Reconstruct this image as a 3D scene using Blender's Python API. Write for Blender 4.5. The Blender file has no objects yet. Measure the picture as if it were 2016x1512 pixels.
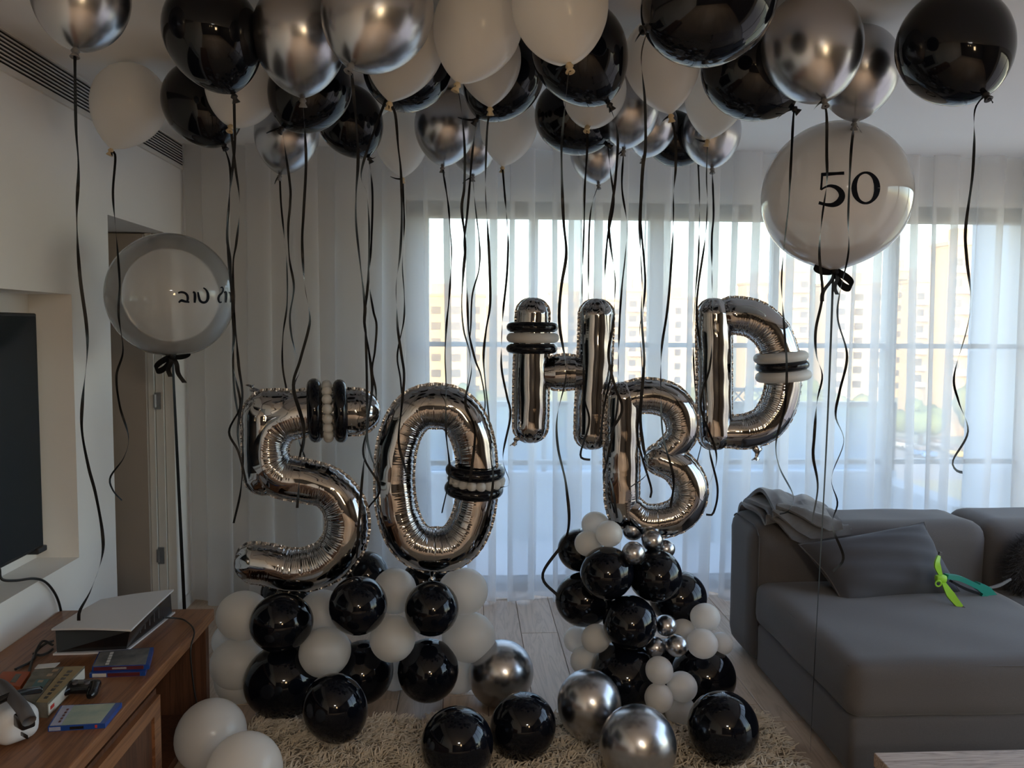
import bpy, bmesh, math, random
import numpy as np
from mathutils import Vector, Matrix

random.seed(7)
rng = np.random.default_rng(7)
SC = bpy.context.scene
COL = SC.collection
PI = math.pi

# ------------------------------------------------------------------ camera
F_PX = 1650.0
CAM_H = 1.587
_p, _y, _r = math.radians(3.8), math.radians(2.95), math.radians(0.3)
_f = np.array([math.sin(_y) * math.cos(_p), math.cos(_y) * math.cos(_p), -math.sin(_p)])
_rt = np.array([math.cos(_y), -math.sin(_y), 0.0])
_up = np.cross(_rt, _f)
CR = math.cos(_r) * _rt + math.sin(_r) * _up
CU = -math.sin(_r) * _rt + math.cos(_r) * _up
CF = _f
CC = np.array([0.0, 0.0, CAM_H])
cam_data = bpy.data.cameras.new('camera')
cam_data.sensor_width = 36.0
cam_data.lens = F_PX / 2016 * 36.0
cam_data.clip_start = 0.05
cam_data.clip_end = 2000
cam = bpy.data.objects.new('camera', cam_data)
COL.objects.link(cam)
cam.matrix_world = Matrix(((CR[0], CU[0], -CF[0], CC[0]), (CR[1], CU[1], -CF[1], CC[1]), (CR[2], CU[2], -CF[2], CC[2]), (0, 0, 0, 1)))
SC.camera = cam

# ------------------------------------------------------------------ sky, sun, exposure
world = bpy.data.worlds.new('sky')
SC.world = world
world.use_nodes = True
wn = world.node_tree
bgn = wn.nodes['Background']
sky = wn.nodes.new('ShaderNodeTexSky')
sky.sky_type = 'NISHITA'
sky.sun_disc = False
sky.sun_elevation = math.radians(14)
sky.sun_rotation = math.radians(200)
sky.altitude = 50
sky.air_density = 1.0
sky.dust_density = 1.2
sky.ozone_density = 1.0
haze = wn.nodes.new('ShaderNodeMix')
haze.data_type = 'RGBA'
haze.inputs[0].default_value = 0.62
haze.inputs[7].default_value = (.54, .485, .515, 1)
wn.links.new(sky.outputs[0], haze.inputs[6])
wn.links.new(haze.outputs[2], bgn.inputs[0])
bgn.inputs[1].default_value = 0.66
sun_data = bpy.data.lights.new('sun', 'SUN')
sun_data.energy = 0.95
sun_data.angle = 0.01
sun_data.color = (1.0, 0.80, 0.56)
sun = bpy.data.objects.new('sun', sun_data)
COL.objects.link(sun)
sun.rotation_euler = Vector((0.45, 0.85, -0.27)).to_track_quat('-Z', 'Y').to_euler()
SC.view_settings.view_transform = 'Standard'
SC.view_settings.look = 'None'
SC.view_settings.gamma = 1.0
SC.view_settings.use_curve_mapping = False
SC.view_settings.exposure = 2.1
try:
    SC.cycles.transparent_max_bounces = 24
    SC.cycles.max_bounces = 10
    SC.cycles.diffuse_bounces = 5
    SC.cycles.glossy_bounces = 5
    SC.cycles.transmission_bounces = 8
    SC.cycles.sample_clamp_indirect = 6.0
    SC.cycles.caustics_reflective = False
    SC.cycles.caustics_refractive = False
except Exception:
    pass


# ------------------------------------------------------------------ helpers
def ray(x, y):
    return CF + CR * (x - 1008) / F_PX - CU * (y - 756) / F_PX


def at(x, y, X=None, Y=None, Z=None):
    d = ray(x, y)
    if X is not None:
        t = X / d[0]
    elif Y is not None:
        t = Y / d[1]
    else:
        t = (Z - CAM_H) / d[2]
    return CC + d * t


class MB:
    """collects vertices and faces, builds ONE mesh object"""

    def __init__(self):
        self.v, self.f, self.m = [], [], []

    def add(self, vs, fs, mi=0):
        o = len(self.v)
        self.v.extend([tuple(map(float, p)) for p in vs])
        self.f.extend([tuple(i + o for i in f) for f in fs])
        self.m.extend([mi] * len(fs))
        return self

    def box(self, x0, x1, y0, y1, z0, z1, mi=0):
        vs = [(x0, y0, z0), (x1, y0, z0), (x1, y1, z0), (x0, y1, z0), (x0, y0, z1), (x1, y0, z1), (x1, y1, z1), (x0, y1, z1)]
        return self.add(vs, [(0, 3, 2, 1), (4, 5, 6, 7), (0, 1, 5, 4), (1, 2, 6, 5), (2, 3, 7, 6), (3, 0, 4, 7)], mi)

    def prism(self, poly, up, mi=0):
        """poly: 3D loop (counter-clockwise seen from the tip of up), extruded by vector up"""
        n = len(poly)
        P = [np.array(p, float) for p in poly]
        vs = P + [p + np.array(up, float) for p in P]
        fs = [tuple(range(n - 1, -1, -1)), tuple(range(n, 2 * n))]
        fs += [(i, (i + 1) % n, n + (i + 1) % n, n + i) for i in range(n)]
        return self.add(vs, fs, mi)

    def grid(self, P, closed_u=False, closed_v=False, mi=0):
        """P array (nu, nv, 3)"""
        nu, nv = P.shape[:2]
        fs = []
        for i in range(nu if closed_u else nu - 1):
            for j in range(nv if closed_v else nv - 1):
                a, b = i * nv + j, i * nv + (j + 1) % nv
                i2 = (i + 1) % nu
                fs.append((a, b, i2 * nv + (j + 1) % nv, i2 * nv + j))
        return self.add(P.reshape(-1, 3), fs, mi)

    def tube(self, pts, r, n=8, mi=0, cap=True):
        P = np.array(pts, float)
        k = len(P)
        R = np.full(k, r, float) if np.isscalar(r) else np.array(r, float)
        T = np.gradient(P, axis=0)
        T /= np.linalg.norm(T, axis=1)[:, None] + 1e-12
        a = np.array([0, 0, 1.0]) if abs(T[0][2]) < .9 else np.array([1.0, 0, 0])
        G = np.zeros((k, n, 3))
        th = np.arange(n) * 2 * PI / n
        for i in range(k):
            u = a - T[i] * (a @ T[i])
            u /= np.linalg.norm(u) + 1e-12
            w = np.cross(T[i], u)
            a = u
            G[i] = P[i] + R[i] * (np.cos(th)[:, None] * u + np.sin(th)[:, None] * w)
        o = len(self.v)
        self.grid(G, closed_v=True, mi=mi)
        if cap:
            self.f.append(tuple(o + j for j in range(n)))
            self.f.append(tuple(o + (k - 1) * n + j for j in range(n - 1, -1, -1)))
            self.m += [mi, mi]
        return self

    def ball(self, c, r, nu=10, nv=16, mi=0):
        r = np.array([r, r, r] if np.isscalar(r) else r, float)
        u = np.linspace(0, PI, nu)
        v = np.arange(nv) * 2 * PI / nv
        P = np.stack([np.outer(np.sin(u), np.cos(v)), np.outer(np.sin(u), np.sin(v)), np.outer(np.cos(u), np.ones(nv))], -1)
        return self.grid(np.array(c) + P[:, ::-1] * r, closed_v=True, mi=mi)

    def rbox(self, c, size, bev, seg=3, rot=None, mi=0):
        """bevelled box centred at c"""
        bm = bmesh.new()
        bmesh.ops.create_cube(bm, size=1.0)
        bmesh.ops.scale(bm, vec=Vector(size), verts=bm.verts)
        bmesh.ops.bevel(bm, geom=list(bm.edges), offset=bev, segments=seg, profile=0.5, affect='EDGES')
        M = rot if rot is not None else Matrix.Identity(3)
        bm.verts.index_update()
        vs = [tuple(M @ v.co + Vector(c)) for v in bm.verts]
        fs = [tuple(v.index for v in f.verts) for f in bm.faces]
        bm.free()
        return self.add(vs, fs, mi)

    def build(self, name, mats, parent=None, smooth=True, origin=None, angle=None):
        me = bpy.data.meshes.new(name)
        V = self.v
        if origin is not None:
            o = np.array(origin, float)
            V = [tuple(np.array(p) - o) for p in V]
        me.from_pydata(V, [], self.f)
        mats = mats if isinstance(mats, (list, tuple)) else [mats]
        for m in mats:
            me.materials.append(m)
        if len(mats) > 1:
            me.polygons.foreach_set('material_index', self.m)
        if smooth:
            me.polygons.foreach_set('use_smooth', [True] * len(me.polygons))
        me.update()
        ob = bpy.data.objects.new(name, me)
        COL.objects.link(ob)
        if angle is not None:
            me.set_sharp_from_angle(angle=math.radians(angle))
        if parent is not None:
            ob.parent = parent
        if origin is not None and parent is None:
            ob.location = origin
        return ob


def tag(o, label=None, cat=None, group=None, kind=None):
    if label:
        o['label'] = label
    if cat:
        o['category'] = cat
    if group:
        o['group'] = group
    if kind:
        o['kind'] = kind
    return o


def empty(name, loc, label=None, cat=None, group=None):
    o = bpy.data.objects.new(name, None)
    o.empty_display_size = 0.05
    COL.objects.link(o)
    o.location = loc
    return tag(o, label, cat, group)


def spline(pts, step=None, n=None, closed=False):
    """Catmull-Rom through pts, resampled evenly"""
    P = np.array(pts, float)
    k = len(P)
    out = []
    rngk = range(k) if closed else range(k - 1)
    for i in rngk:
        if closed:
            p0, p1, p2, p3 = P[(i - 1) % k], P[i], P[(i + 1) % k], P[(i + 2) % k]
        else:
            p1, p2 = P[i], P[i + 1]
            p0 = P[i - 1] if i > 0 else 2 * p1 - p2
            p3 = P[i + 2] if i + 2 < k else 2 * p2 - p1
        # centripetal-like smoothing through uniform Catmull-Rom
        for t in np.linspace(0, 1, 24, endpoint=False):
            out.append(.5 * ((2 * p1) + (-p0 + p2) * t + (2 * p0 - 5 * p1 + 4 * p2 - p3) * t * t + (-p0 + 3 * p1 - 3 * p2 + p3) * t ** 3))
    if not closed:
        out.append(P[-1])
    Q = np.array(out)
    if closed:
        Q = np.vstack([Q, Q[:1]])
    L = np.concatenate([[0], np.cumsum(np.linalg.norm(np.diff(Q, axis=0), axis=1))])
    if n is None:
        n = max(3, int(L[-1] / step))
    s = np.linspace(0, L[-1], n + 1 if closed else n)
    if closed:
        s = s[:-1]
    return np.stack([np.interp(s, L, Q[:, a]) for a in range(Q.shape[1])], 1)


# ------------------------------------------------------------------ materials
def mat(name, color, rough=0.5, metal=0.0, spec=0.5, coat=0.0, sheen=0.0, noise=None, bump=None, emit=None):
    """noise=(scale, amount, colour2)  bump=(scale, strength, distance)"""
    m = bpy.data.materials.new(name)
    m.use_nodes = True
    nt = m.node_tree
    b = nt.nodes['Principled BSDF']
    b.inputs['Base Color'].default_value = (*color, 1)
    b.inputs['Roughness'].default_value = rough
    b.inputs['Metallic'].default_value = metal
    b.inputs['Specular IOR Level'].default_value = spec
    b.inputs['Coat Weight'].default_value = coat
    b.inputs['Sheen Weight'].default_value = sheen
    tc = nt.nodes.new('ShaderNodeTexCoord')
    if noise:
        n = nt.nodes.new('ShaderNodeTexNoise')
        n.inputs['Scale'].default_value = noise[0]
        n.inputs['Detail'].default_value = 5
        nt.links.new(tc.outputs['Object'], n.inputs['Vector'])
        mx = nt.nodes.new('ShaderNodeMix')
        mx.data_type = 'RGBA'
        mx.inputs[6].default_value = (*color, 1)
        mx.inputs[7].default_value = (*noise[2], 1)
        mr = nt.nodes.new('ShaderNodeMapRange')
        mr.inputs[1].default_value = .5 - .5 * (1.01 - noise[1])
        mr.inputs[2].default_value = .5 + .5 * (1.01 - noise[1])
        nt.links.new(n.outputs['Fac'], mr.inputs[0])
        nt.links.new(mr.outputs[0], mx.inputs[0])
        nt.links.new(mx.outputs[2], b.inputs['Base Color'])
    if bump:
        n2 = nt.nodes.new('ShaderNodeTexNoise')
        n2.inputs['Scale'].default_value = bump[0]
        n2.inputs['Detail'].default_value = 4
        nt.links.new(tc.outputs['Object'], n2.inputs['Vector'])
        bp = nt.nodes.new('ShaderNodeBump')
        bp.inputs['Strength'].default_value = bump[1]
        bp.inputs['Distance'].default_value = bump[2]
        nt.links.new(n2.outputs['Fac'], bp.inputs['Height'])
        nt.links.new(bp.outputs[0], b.inputs['Normal'])
    if emit:
        b.inputs['Emission Color'].default_value = (*emit[0], 1)
        b.inputs['Emission Strength'].default_value = emit[1]
    return m


def mix_mat(name, shaders, facs):
    """shaders: list of (node type, settings); facs between consecutive ones"""
    m = bpy.data.materials.new(name)
    m.use_nodes = True
    nt = m.node_tree
    nt.nodes.remove(nt.nodes['Principled BSDF'])
    outs = []
    for typ, st in shaders:
        n = nt.nodes.new(typ)
        for k, v in st.items():
            n.inputs[k].default_value = v
        outs.append(n.outputs[0])
    cur = outs[0]
    for o, fa in zip(outs[1:], facs):
        mx = nt.nodes.new('ShaderNodeMixShader')
        if isinstance(fa, str):
            lw = nt.nodes.new('ShaderNodeLayerWeight')
            lw.inputs[0].default_value = float(fa)
            nt.links.new(lw.outputs['Fresnel'], mx.inputs[0])
        else:
            mx.inputs[0].default_value = fa
        nt.links.new(cur, mx.inputs[1])
        nt.links.new(o, mx.inputs[2])
        cur = mx.outputs[0]
    nt.links.new(cur, nt.nodes['Material Output'].inputs[0])
    return m


def wood(name, c1, c2, rough=.45, axis='Y', scale=1.0, detail=14.0, spec=.4):
    m = bpy.data.materials.new(name)
    m.use_nodes = True
    nt = m.node_tree
    b = nt.nodes['Principled BSDF']
    b.inputs['Roughness'].default_value = rough
    b.inputs['Specular IOR Level'].default_value = spec
    tc = nt.nodes.new('ShaderNodeTexCoord')
    oi = nt.nodes.new('ShaderNodeObjectInfo')
    mp = nt.nodes.new('ShaderNodeMapping')
    sc = [9.0 * scale, 9.0 * scale, 9.0 * scale]
    sc['XYZ'.index(axis)] = .7 * scale
    mp.inputs['Scale'].default_value = sc
    nt.links.new(tc.outputs['Object'], mp.inputs['Vector'])
    mul = nt.nodes.new('ShaderNodeVectorMath')
    mul.operation = 'SCALE'
    mul.inputs[0].default_value = (37.0, 11.0, 5.0)
    nt.links.new(oi.outputs['Random'], mul.inputs['Scale'])
    nt.links.new(mul.outputs[0], mp.inputs['Location'])
    n = nt.nodes.new('ShaderNodeTexNoise')
    n.inputs['Scale'].default_value = 2.2
    n.inputs['Detail'].default_value = 6
    n.inputs['Distortion'].default_value = 1.4
    nt.links.new(mp.outputs[0], n.inputs['Vector'])
    w = nt.nodes.new('ShaderNodeMath')
    w.operation = 'MULTIPLY'
    w.inputs[1].default_value = detail
    nt.links.new(n.outputs['Fac'], w.inputs[0])
    fr = nt.nodes.new('ShaderNodeMath')
    fr.operation = 'PINGPONG'
    fr.inputs[1].default_value = 1.0
    nt.links.new(w.outputs[0], fr.inputs[0])
    pw = nt.nodes.new('ShaderNodeMath')
    pw.operation = 'POWER'
    pw.inputs[1].default_value = 1.7
    nt.links.new(fr.outputs[0], pw.inputs[0])
    mx = nt.nodes.new('ShaderNodeMix')
    mx.data_type = 'RGBA'
    mx.inputs[6].default_value = (*c1, 1)
    mx.inputs[7].default_value = (*c2, 1)
    nt.links.new(pw.outputs[0], mx.inputs[0])
    hs = nt.nodes.new('ShaderNodeHueSaturation')
    mr = nt.nodes.new('ShaderNodeMapRange')
    mr.inputs[3].default_value = .88
    mr.inputs[4].default_value = 1.12
    nt.links.new(oi.outputs['Random'], mr.inputs[0])
    nt.links.new(mr.outputs[0], hs.inputs['Value'])
    nt.links.new(mx.outputs[2], hs.inputs['Color'])
    nt.links.new(hs.outputs[0], b.inputs['Base Color'])
    bp = nt.nodes.new('ShaderNodeBump')
    bp.inputs['Strength'].default_value = .15
    bp.inputs['Distance'].default_value = .001
    nt.links.new(pw.outputs[0], bp.inputs['Height'])
    nt.links.new(bp.outputs[0], b.inputs['Normal'])
    return m


M = {}
M['wall'] = mat('wall_paint', (.86, .84, .81), .85, bump=(240, .08, .001))
M['ceiling'] = mat('ceiling_paint', (.86, .855, .85), .9)
M['white_paint'] = mat('white_trim_paint', (.70, .68, .64), .5)
M['door'] = mat('door_laminate', (.42, .36, .31), .55, noise=(6, .2, (.38, .33, .28)))
M['dark'] = mat('dark_recess', (.012, .012, .013), .8)
M['vent'] = mat('vent_metal', (.62, .61, .59), .4)
M['oak'] = wood('oak_plank', (.60, .46, .345), (.48, .36, .26), .42, 'Y', 1.0, 9)
M['walnut'] = wood('console_wood', (.30, .135, .062), (.17, .07, .032), .38, 'Y', 1.2, 7)
M['walnut_dark'] = wood('console_dark_wood', (.12, .05, .026), (.07, .03, .016), .5, 'Z', 1.2, 7)
M['grey_wood'] = wood('coffee_table_wood', (.42, .33, .28), (.20, .145, .12), .5, 'X', 1.6, 12)
M['frame'] = mat('window_aluminium', (.23, .22, .21), .4, .2)
M['frame_dark'] = mat('window_track_dark', (.035, .035, .037), .4, .2)
M['frame_light'] = mat('window_frame_pale', (.60, .59, .57), .45)
M['glass'] = mix_mat('window_glass', [('ShaderNodeBsdfTransparent', {'Color': (.93, .96, .97, 1)}), ('ShaderNodeBsdfGlossy', {'Color': (1, 1, 1, 1), 'Roughness': .02})], [.05])
M['rail_glass'] = mix_mat('balcony_glass_blue_shade', [('ShaderNodeBsdfTransparent', {'Color': (.72, .86, .96, 1)}), ('ShaderNodeBsdfDiffuse', {'Color': (.42, .60, .78, 1)})], [.5])  # blue of the sky-lit shade is put into the glass colour
M['curtain'] = mix_mat('sheer_voile', [('ShaderNodeBsdfTransparent', {'Color': (1, 1, 1, 1)}), ('ShaderNodeBsdfTranslucent', {'Color': (.80, .80, .80, 1)}), ('ShaderNodeBsdfDiffuse', {'Color': (.92, .91, .90, 1)})], [.54, .30])
M['black_latex'] = mat('black_latex', (.0035, .0045, .008), .07, spec=.5)
M['black_latex'].node_tree.nodes['Principled BSDF'].inputs['IOR'].default_value = 1.42
M['chrome_latex'] = mat('chrome_latex', (.50, .50, .52), .26, 1.0)
M['foil'] = mat('silver_foil', (.42, .42, .43), .055, 1.0)
M['foil_seam'] = mat('foil_seam', (.36, .36, .37), .24, 1.0)


def latex_white(name, col, transl, rough=.28, transp=0.0):
    m = bpy.data.materials.new(name)
    m.use_nodes = True
    nt = m.node_tree
    b = nt.nodes['Principled BSDF']
    b.inputs['Base Color'].default_value = (*col, 1)
    b.inputs['Roughness'].default_value = rough
    t = nt.nodes.new('ShaderNodeBsdfTranslucent')
    t.inputs[0].default_value = (*[min(1, c * 1.1) for c in col], 1)
    mx = nt.nodes.new('ShaderNodeMixShader')
    mx.inputs[0].default_value = transl
    nt.links.new(b.outputs[0], mx.inputs[1])
    nt.links.new(t.outputs[0], mx.inputs[2])
    cur = mx.outputs[0]
    if transp:
        tr = nt.nodes.new('ShaderNodeBsdfTransparent')
        m2 = nt.nodes.new('ShaderNodeMixShader')
        m2.inputs[0].default_value = transp
        nt.links.new(cur, m2.inputs[1])
        nt.links.new(tr.outputs[0], m2.inputs[2])
        g = nt.nodes.new('ShaderNodeBsdfGlossy')
        g.inputs['Roughness'].default_value = .03
        fr = nt.nodes.new('ShaderNodeFresnel')
        fr.inputs[0].default_value = 1.35
        m3 = nt.nodes.new('ShaderNodeMixShader')
        nt.links.new(fr.outputs[0], m3.inputs[0])
        nt.links.new(m2.outputs[0], m3.inputs[1])
        nt.links.new(g.outputs[0], m3.inputs[2])
        cur = m3.outputs[0]
    nt.links.new(cur, nt.nodes['Material Output'].inputs[0])
    return m


M['pearl_latex'] = latex_white('pearl_latex', (.90, .88, .85), .54, .20)
M['white_latex'] = latex_white('white_latex', (.88, .87, .85), .5, .35)
M['milky_bubble'] = latex_white('milky_bubble', (.88, .87, .85), .40, .06, .56)
M['white_bubble'] = latex_white('white_bubble', (.88, .83, .80), .45, .06, .10)
M['knot_tan'] = mat('knot_tan_latex', (.55, .44, .28), .5)
M['knot_grey'] = mat('knot_grey_latex', (.16, .16, .17), .4)
M['knot_black'] = mat('knot_black_latex', (.01, .01, .013), .4)
M['ribbon'] = mat('black_ribbon', (.004, .004, .005), .42, spec=.22)
M['satin'] = mat('black_satin_ribbon', (.005, .005, .006), .5, spec=.2)
M['print'] = mat('black_vinyl_print', (.004, .006, .012), .6, spec=.1)
M['sofa'] = mat('grey_sofa_fabric', (.118, .110, .112), .95, spec=.15, sheen=.15, noise=(320, .15, (.090, .084, .086)), bump=(900, .25, .0006))
M['sofa_light'] = mat('sofa_piping', (.11, .108, .114), .95, spec=.15)
M['pillow'] = mat('slate_pillow_fabric', (.066, .068, .080), .9, spec=.2, sheen=.1, bump=(700, .2, .0005))
M['blanket'] = mat('grey_blanket', (.135, .134, .142), 1.0, spec=.1, sheen=.35, noise=(60, .2, (.105, .104, .112)), bump=(500, .3, .0008))
M['fur'] = mat('dark_fur', (.035, .033, .036), .9)
M['rug'] = mat('cream_shag', (.84, .75, .62), .9, spec=.2, noise=(55, .35, (.66, .56, .43)))
M['rug_base'] = mat('rug_backing', (.42, .36, .28), .95)
M['tv'] = mat('tv_screen', (.006, .010, .014), .16, spec=.35)
M['tv_body'] = mat('tv_bezel', (.012, .012, .013), .35)
M['cable'] = mat('black_cable', (.012, .012, .012), .45)
M['plastic_white'] = mat('white_plastic', (.66, .67, .70), .42)
M['plastic_black'] = mat('black_plastic', (.010, .010, .012), .22)
M['lime'] = mat('lime_plastic', (.30, .62, .04), .35)
M['teal'] = mat('teal_plastic', (.012, .20, .155), .35)
M['rubber_grey'] = mat('grey_rubber', (.09, .085, .09), .6)
M['steel'] = mat('steel', (.5, .5, .5), .3, 1.0)

# ------------------------------------------------------------------ the room shell
CEIL, XL, XR, YB, YW = 2.6, -1.6, 3.42, -4.0, 5.0


def struct(name, mb, m, parent=None, **kw):
    o = mb.build(name, m, parent, **kw)
    if parent is None:
        o['kind'] = 'structure'
    return o


floor = struct('floor', MB().box(XL - 1.2, XR, YB, YW + .25, -.12, -.014), M['dark'], smooth=False)
pw = .191
k0 = int(math.floor((XL - .275) / pw))
plank_meshes = {}
for k in range(k0, int((XR - .275) / pw) + 1):
    x0, x1 = max(XL - .2, .275 + k * pw), min(XR, .275 + (k + 1) * pw)
    y = YB - random.uniform(0, 1.6)
    if k == 0:
        y = 4.27 - 1.9 * 5
    while y < YW - .02:
        y1 = y + 1.9
        a, b = max(y, YB), min(y1, YW - .02)
        if b - a > .05:
            g, d = .0012, -.014
            mb = MB()
            X0, X1, Y0, Y1, ch = x0 + g, x1 - g, a + g, b - g, .002
            mb.add([(X0, Y0, d), (X1, Y0, d), (X1, Y1, d), (X0, Y1, d), (X0, Y0, -ch), (X1, Y0, -ch), (X1, Y1, -ch), (X0, Y1, -ch),
                    (X0 + ch, Y0 + ch, 0), (X1 - ch, Y0 + ch, 0), (X1 - ch, Y1 - ch, 0), (X0 + ch, Y1 - ch, 0)],
                   [(0, 1, 5, 4), (1, 2, 6, 5), (2, 3, 7, 6), (3, 0, 4, 7), (4, 5, 9, 8), (5, 6, 10, 9), (6, 7, 11, 10), (7, 4, 8, 11), (8, 9, 10, 11)])
            mb.build('plank', M['oak'], floor, smooth=False)
        y = y1

struct('ceiling', MB().box(XL - .25, XR + .2, YB - .2, YW + .2, CEIL, CEIL + .15), M['ceiling'], smooth=False)
# left wall with its television niche and the doorway alcove
NY0, NY1, NZ0, NZ1 = 1.55, 3.48, .638, 1.714
DY0, DY1, DZ = 3.84, 4.60, 2.08
w = MB()
w.box(XL - .2, XL, YB - .2, NY0, -.1, CEIL)
w.box(XL - .2, XL, NY0, NY1, -.1, NZ0)
w.box(XL - .2, XL, NY0, NY1, NZ1, CEIL)
w.box(XL - .32, XL - .17, NY0 - .1, NY1 + .1, NZ0 - .1, NZ1 + .1)
w.box(XL - .2, XL, NY1, DY0, -.1, CEIL)
w.box(XL - .2, XL, DY0, DY1, DZ, CEIL)
w.box(XL - .2, XL, DY1, YW + .2, -.1, CEIL)
w.box(XL - 1.3, XL - .2, DY0 - .1, DY0, -.1, DZ + .1)
w.box(XL - 1.3, XL - .2, DY1, DY1 + .1, -.1, DZ + .1)
w.box(XL - 1.4, XL - 1.3, DY0 - .1, DY1 + .1, -.1, DZ + .1)
w.box(XL - 1.4, XL - .2, DY0 - .1, DY1 + .1, DZ, DZ + .1)
struct('wall_left', w, M['wall'], smooth=False)
w = MB()
w.box(XL, -.40, YW, YW + .2, -.1, CEIL)
w.box(-.40, XR, YW, YW + .2, 2.335, CEIL)
struct('wall_window', w, M['wall'], smooth=False)
w = MB()
w.box(XR, XR + .2, 1.0, 1.25, -.1, CEIL).box(XR, XR + .2, 1.25, YW + .2, 2.45, CEIL).box(XR, XR + .2, 4.45, YW + .2, -.1, 2.45)
struct('wall_right', w, M['wall'], smooth=False)
M['dark_reflected_wall'] = mat('dark_reflected_wall', (.045, .038, .034), .5)  # invented dark finish for unseen walls, keeps the foil reflections dark
struct('wall_back', MB().box(XL, XR, YB - .2, YB, -.1, CEIL), M['dark_reflected_wall'], smooth=False)
struct('wall_right_rear', MB().box(XR, XR + .2, YB - .2, 1.0, -.1, CEIL), M['dark_reflected_wall'], smooth=False)  # unseen wall stretch, made dark to cut reflections and frontal fill
w2 = empty('window_right_added', (XR + .06, 3.2, 0))  # added window out of view, brings extra daylight in from the side
w2['kind'] = 'structure'
for ya in (1.25, 2.3, 3.345, 4.39):
    MB().box(XR + .03, XR + .10, ya, ya + .06, 0, 2.45).build('post', M['frame_light'], w2, smooth=False, origin=w2.location)
for za in (0, 2.39):
    MB().box(XR + .03, XR + .10, 1.31, 4.39, za, za + .06).build('rail', M['frame'], w2, smooth=False, origin=w2.location)
for ya in (1.31, 2.36, 3.405):
    MB().box(XR + .06, XR + .066, ya, ya + .985, .06, 2.39).build('pane', M['glass'], w2, smooth=False, origin=w2.location)
w = MB()
w.box(XL, XL + .012, NY1 - 3, DY0, 0, .07).box(XL, XL + .012, DY1, YW, 0, .07)
struct('baseboard_left', w, M['white_paint'], smooth=False)
struct('baseboard_window', MB().box(XL + .012, -.40, YW - .012, YW, 0, .07), M['white_paint'], smooth=False)

# door standing open in the alcove, its leaf across the doorway
door = empty('door_1', (XL - .45, DY1 - .06, 0))
door['kind'] = 'structure'
MB().box(XL - 1.2, XL - .11, DY1 - .075, DY1 - .035, .01, DZ - .012).build('door_leaf', M['door'], door, smooth=False, origin=door.location)
for xa, xb, ya, nm in ((XL - .108, XL - .078, DY1 - .05, 'jamb'), (XL - .074, XL - .035, DY1 - .036, 'jamb'), (XL - .031, XL + .014, DY1 - .022, 'jamb')):
    MB().box(xa, xb, ya, DY1 + .0, 0, DZ - .003).build(nm, M['white_paint'], door, smooth=False, origin=door.location)
for hz in (.35, 1.19, 1.95):
    h = MB().tube([(XL - .076, DY1 - .048, hz - .035), (XL - .076, DY1 - .048, hz + .035)], .009, 10)
    h.box(XL - .076, XL - .045, DY1 - .048, DY1 - .040, hz - .045, hz + .045)
    h.build('hinge', M['steel'], door, origin=door.location, angle=30)

# slotted air vent along the top of the left wall
vent = empty('air_vent', (XL, 3.4, 2.47), 'long slotted white air vent set high along the left wall', 'vent')
VZ0, VZ1, VY0, VY1 = 2.478, 2.592, .6, 4.862
vb = MB().box(XL - .004, XL + .002, VY0, VY1, VZ0, VZ1)
vb.build('backing', M['dark'], vent, smooth=False, origin=vent.location)
fr = MB()
fr.box(XL, XL + .012, VY0 - .03, VY1 + .028, VZ0 - .022, VZ0).box(XL, XL + .012, VY0 - .03, VY1 + .028, VZ1, CEIL)
fr.box(XL, XL + .012, VY0 - .03, VY0, VZ0, VZ1).box(XL, XL + .012, VY1, VY1 + .028, VZ0, VZ1)
fr.build('frame', M['white_paint'], vent, smooth=False, origin=vent.location)
ns = 7
for i in range(ns):
    z = VZ0 + (VZ1 - VZ0) * (i + .95) / (ns + .9)
    MB().prism([(XL + .002, VY0, z - .003), (XL + .013, VY0, z - .006), (XL + .013, VY0, z), (XL + .002, VY0, z + .003)], (0, VY1 - VY0, 0)).build('slat', M['vent'], vent, smooth=False, origin=vent.location)

# window: sliding glass doors
win = empty('window_1', (1.7, YW + .06, 0))
win['kind'] = 'structure'
WX0, WX1, WZ1 = -.40, XR, 2.335


def wpart(nm, x0, x1, y0, y1, z0, z1, m):
    return MB().box(x0, x1, y0, y1, z0, z1).build(nm, m, win, smooth=False, origin=win.location)


wpart('head_rail', WX0, WX1, YW + .01, YW + .12, 2.245, WZ1, M['frame_dark'])
wpart('sill_rail', WX0, WX1, YW - .02, YW + .12, -.01, .055, M['frame_dark'])
wpart('side_post', WX0, WX0 + .16, YW + .03, YW + .12, .045, 2.245, M['frame_light'])
posts = [(.392, .038), (1.127, .085), (1.86, .038), (2.59, .07)]
for px_, wd in posts:
    wpart('post', px_ - wd / 2, px_ + wd / 2, YW + .03, YW + .10, .045, 2.245, M['frame_light'])
edges = [WX0 + .16] + [p for p, _ in posts] + [WX1]
for i in range(len(edges) - 1):
    a = edges[i] + (posts[i - 1][1] / 2 if i > 0 else 0)
    b = edges[i + 1] - (posts[i][1] / 2 if i < len(posts) else 0)
    for z0, z1 in ((.045, .755), (.785, 1.475), (1.505, 2.245)):
        wpart('pane', a, b, YW + .058, YW + .064, z0, z1, M['glass'])
    wpart('glazing_bar', a, b, YW + .05, YW + .075, .755, .785, M['frame'])
    wpart('glazing_bar', a, b, YW + .05, YW + .075, 1.475, 1.505, M['frame'])


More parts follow.
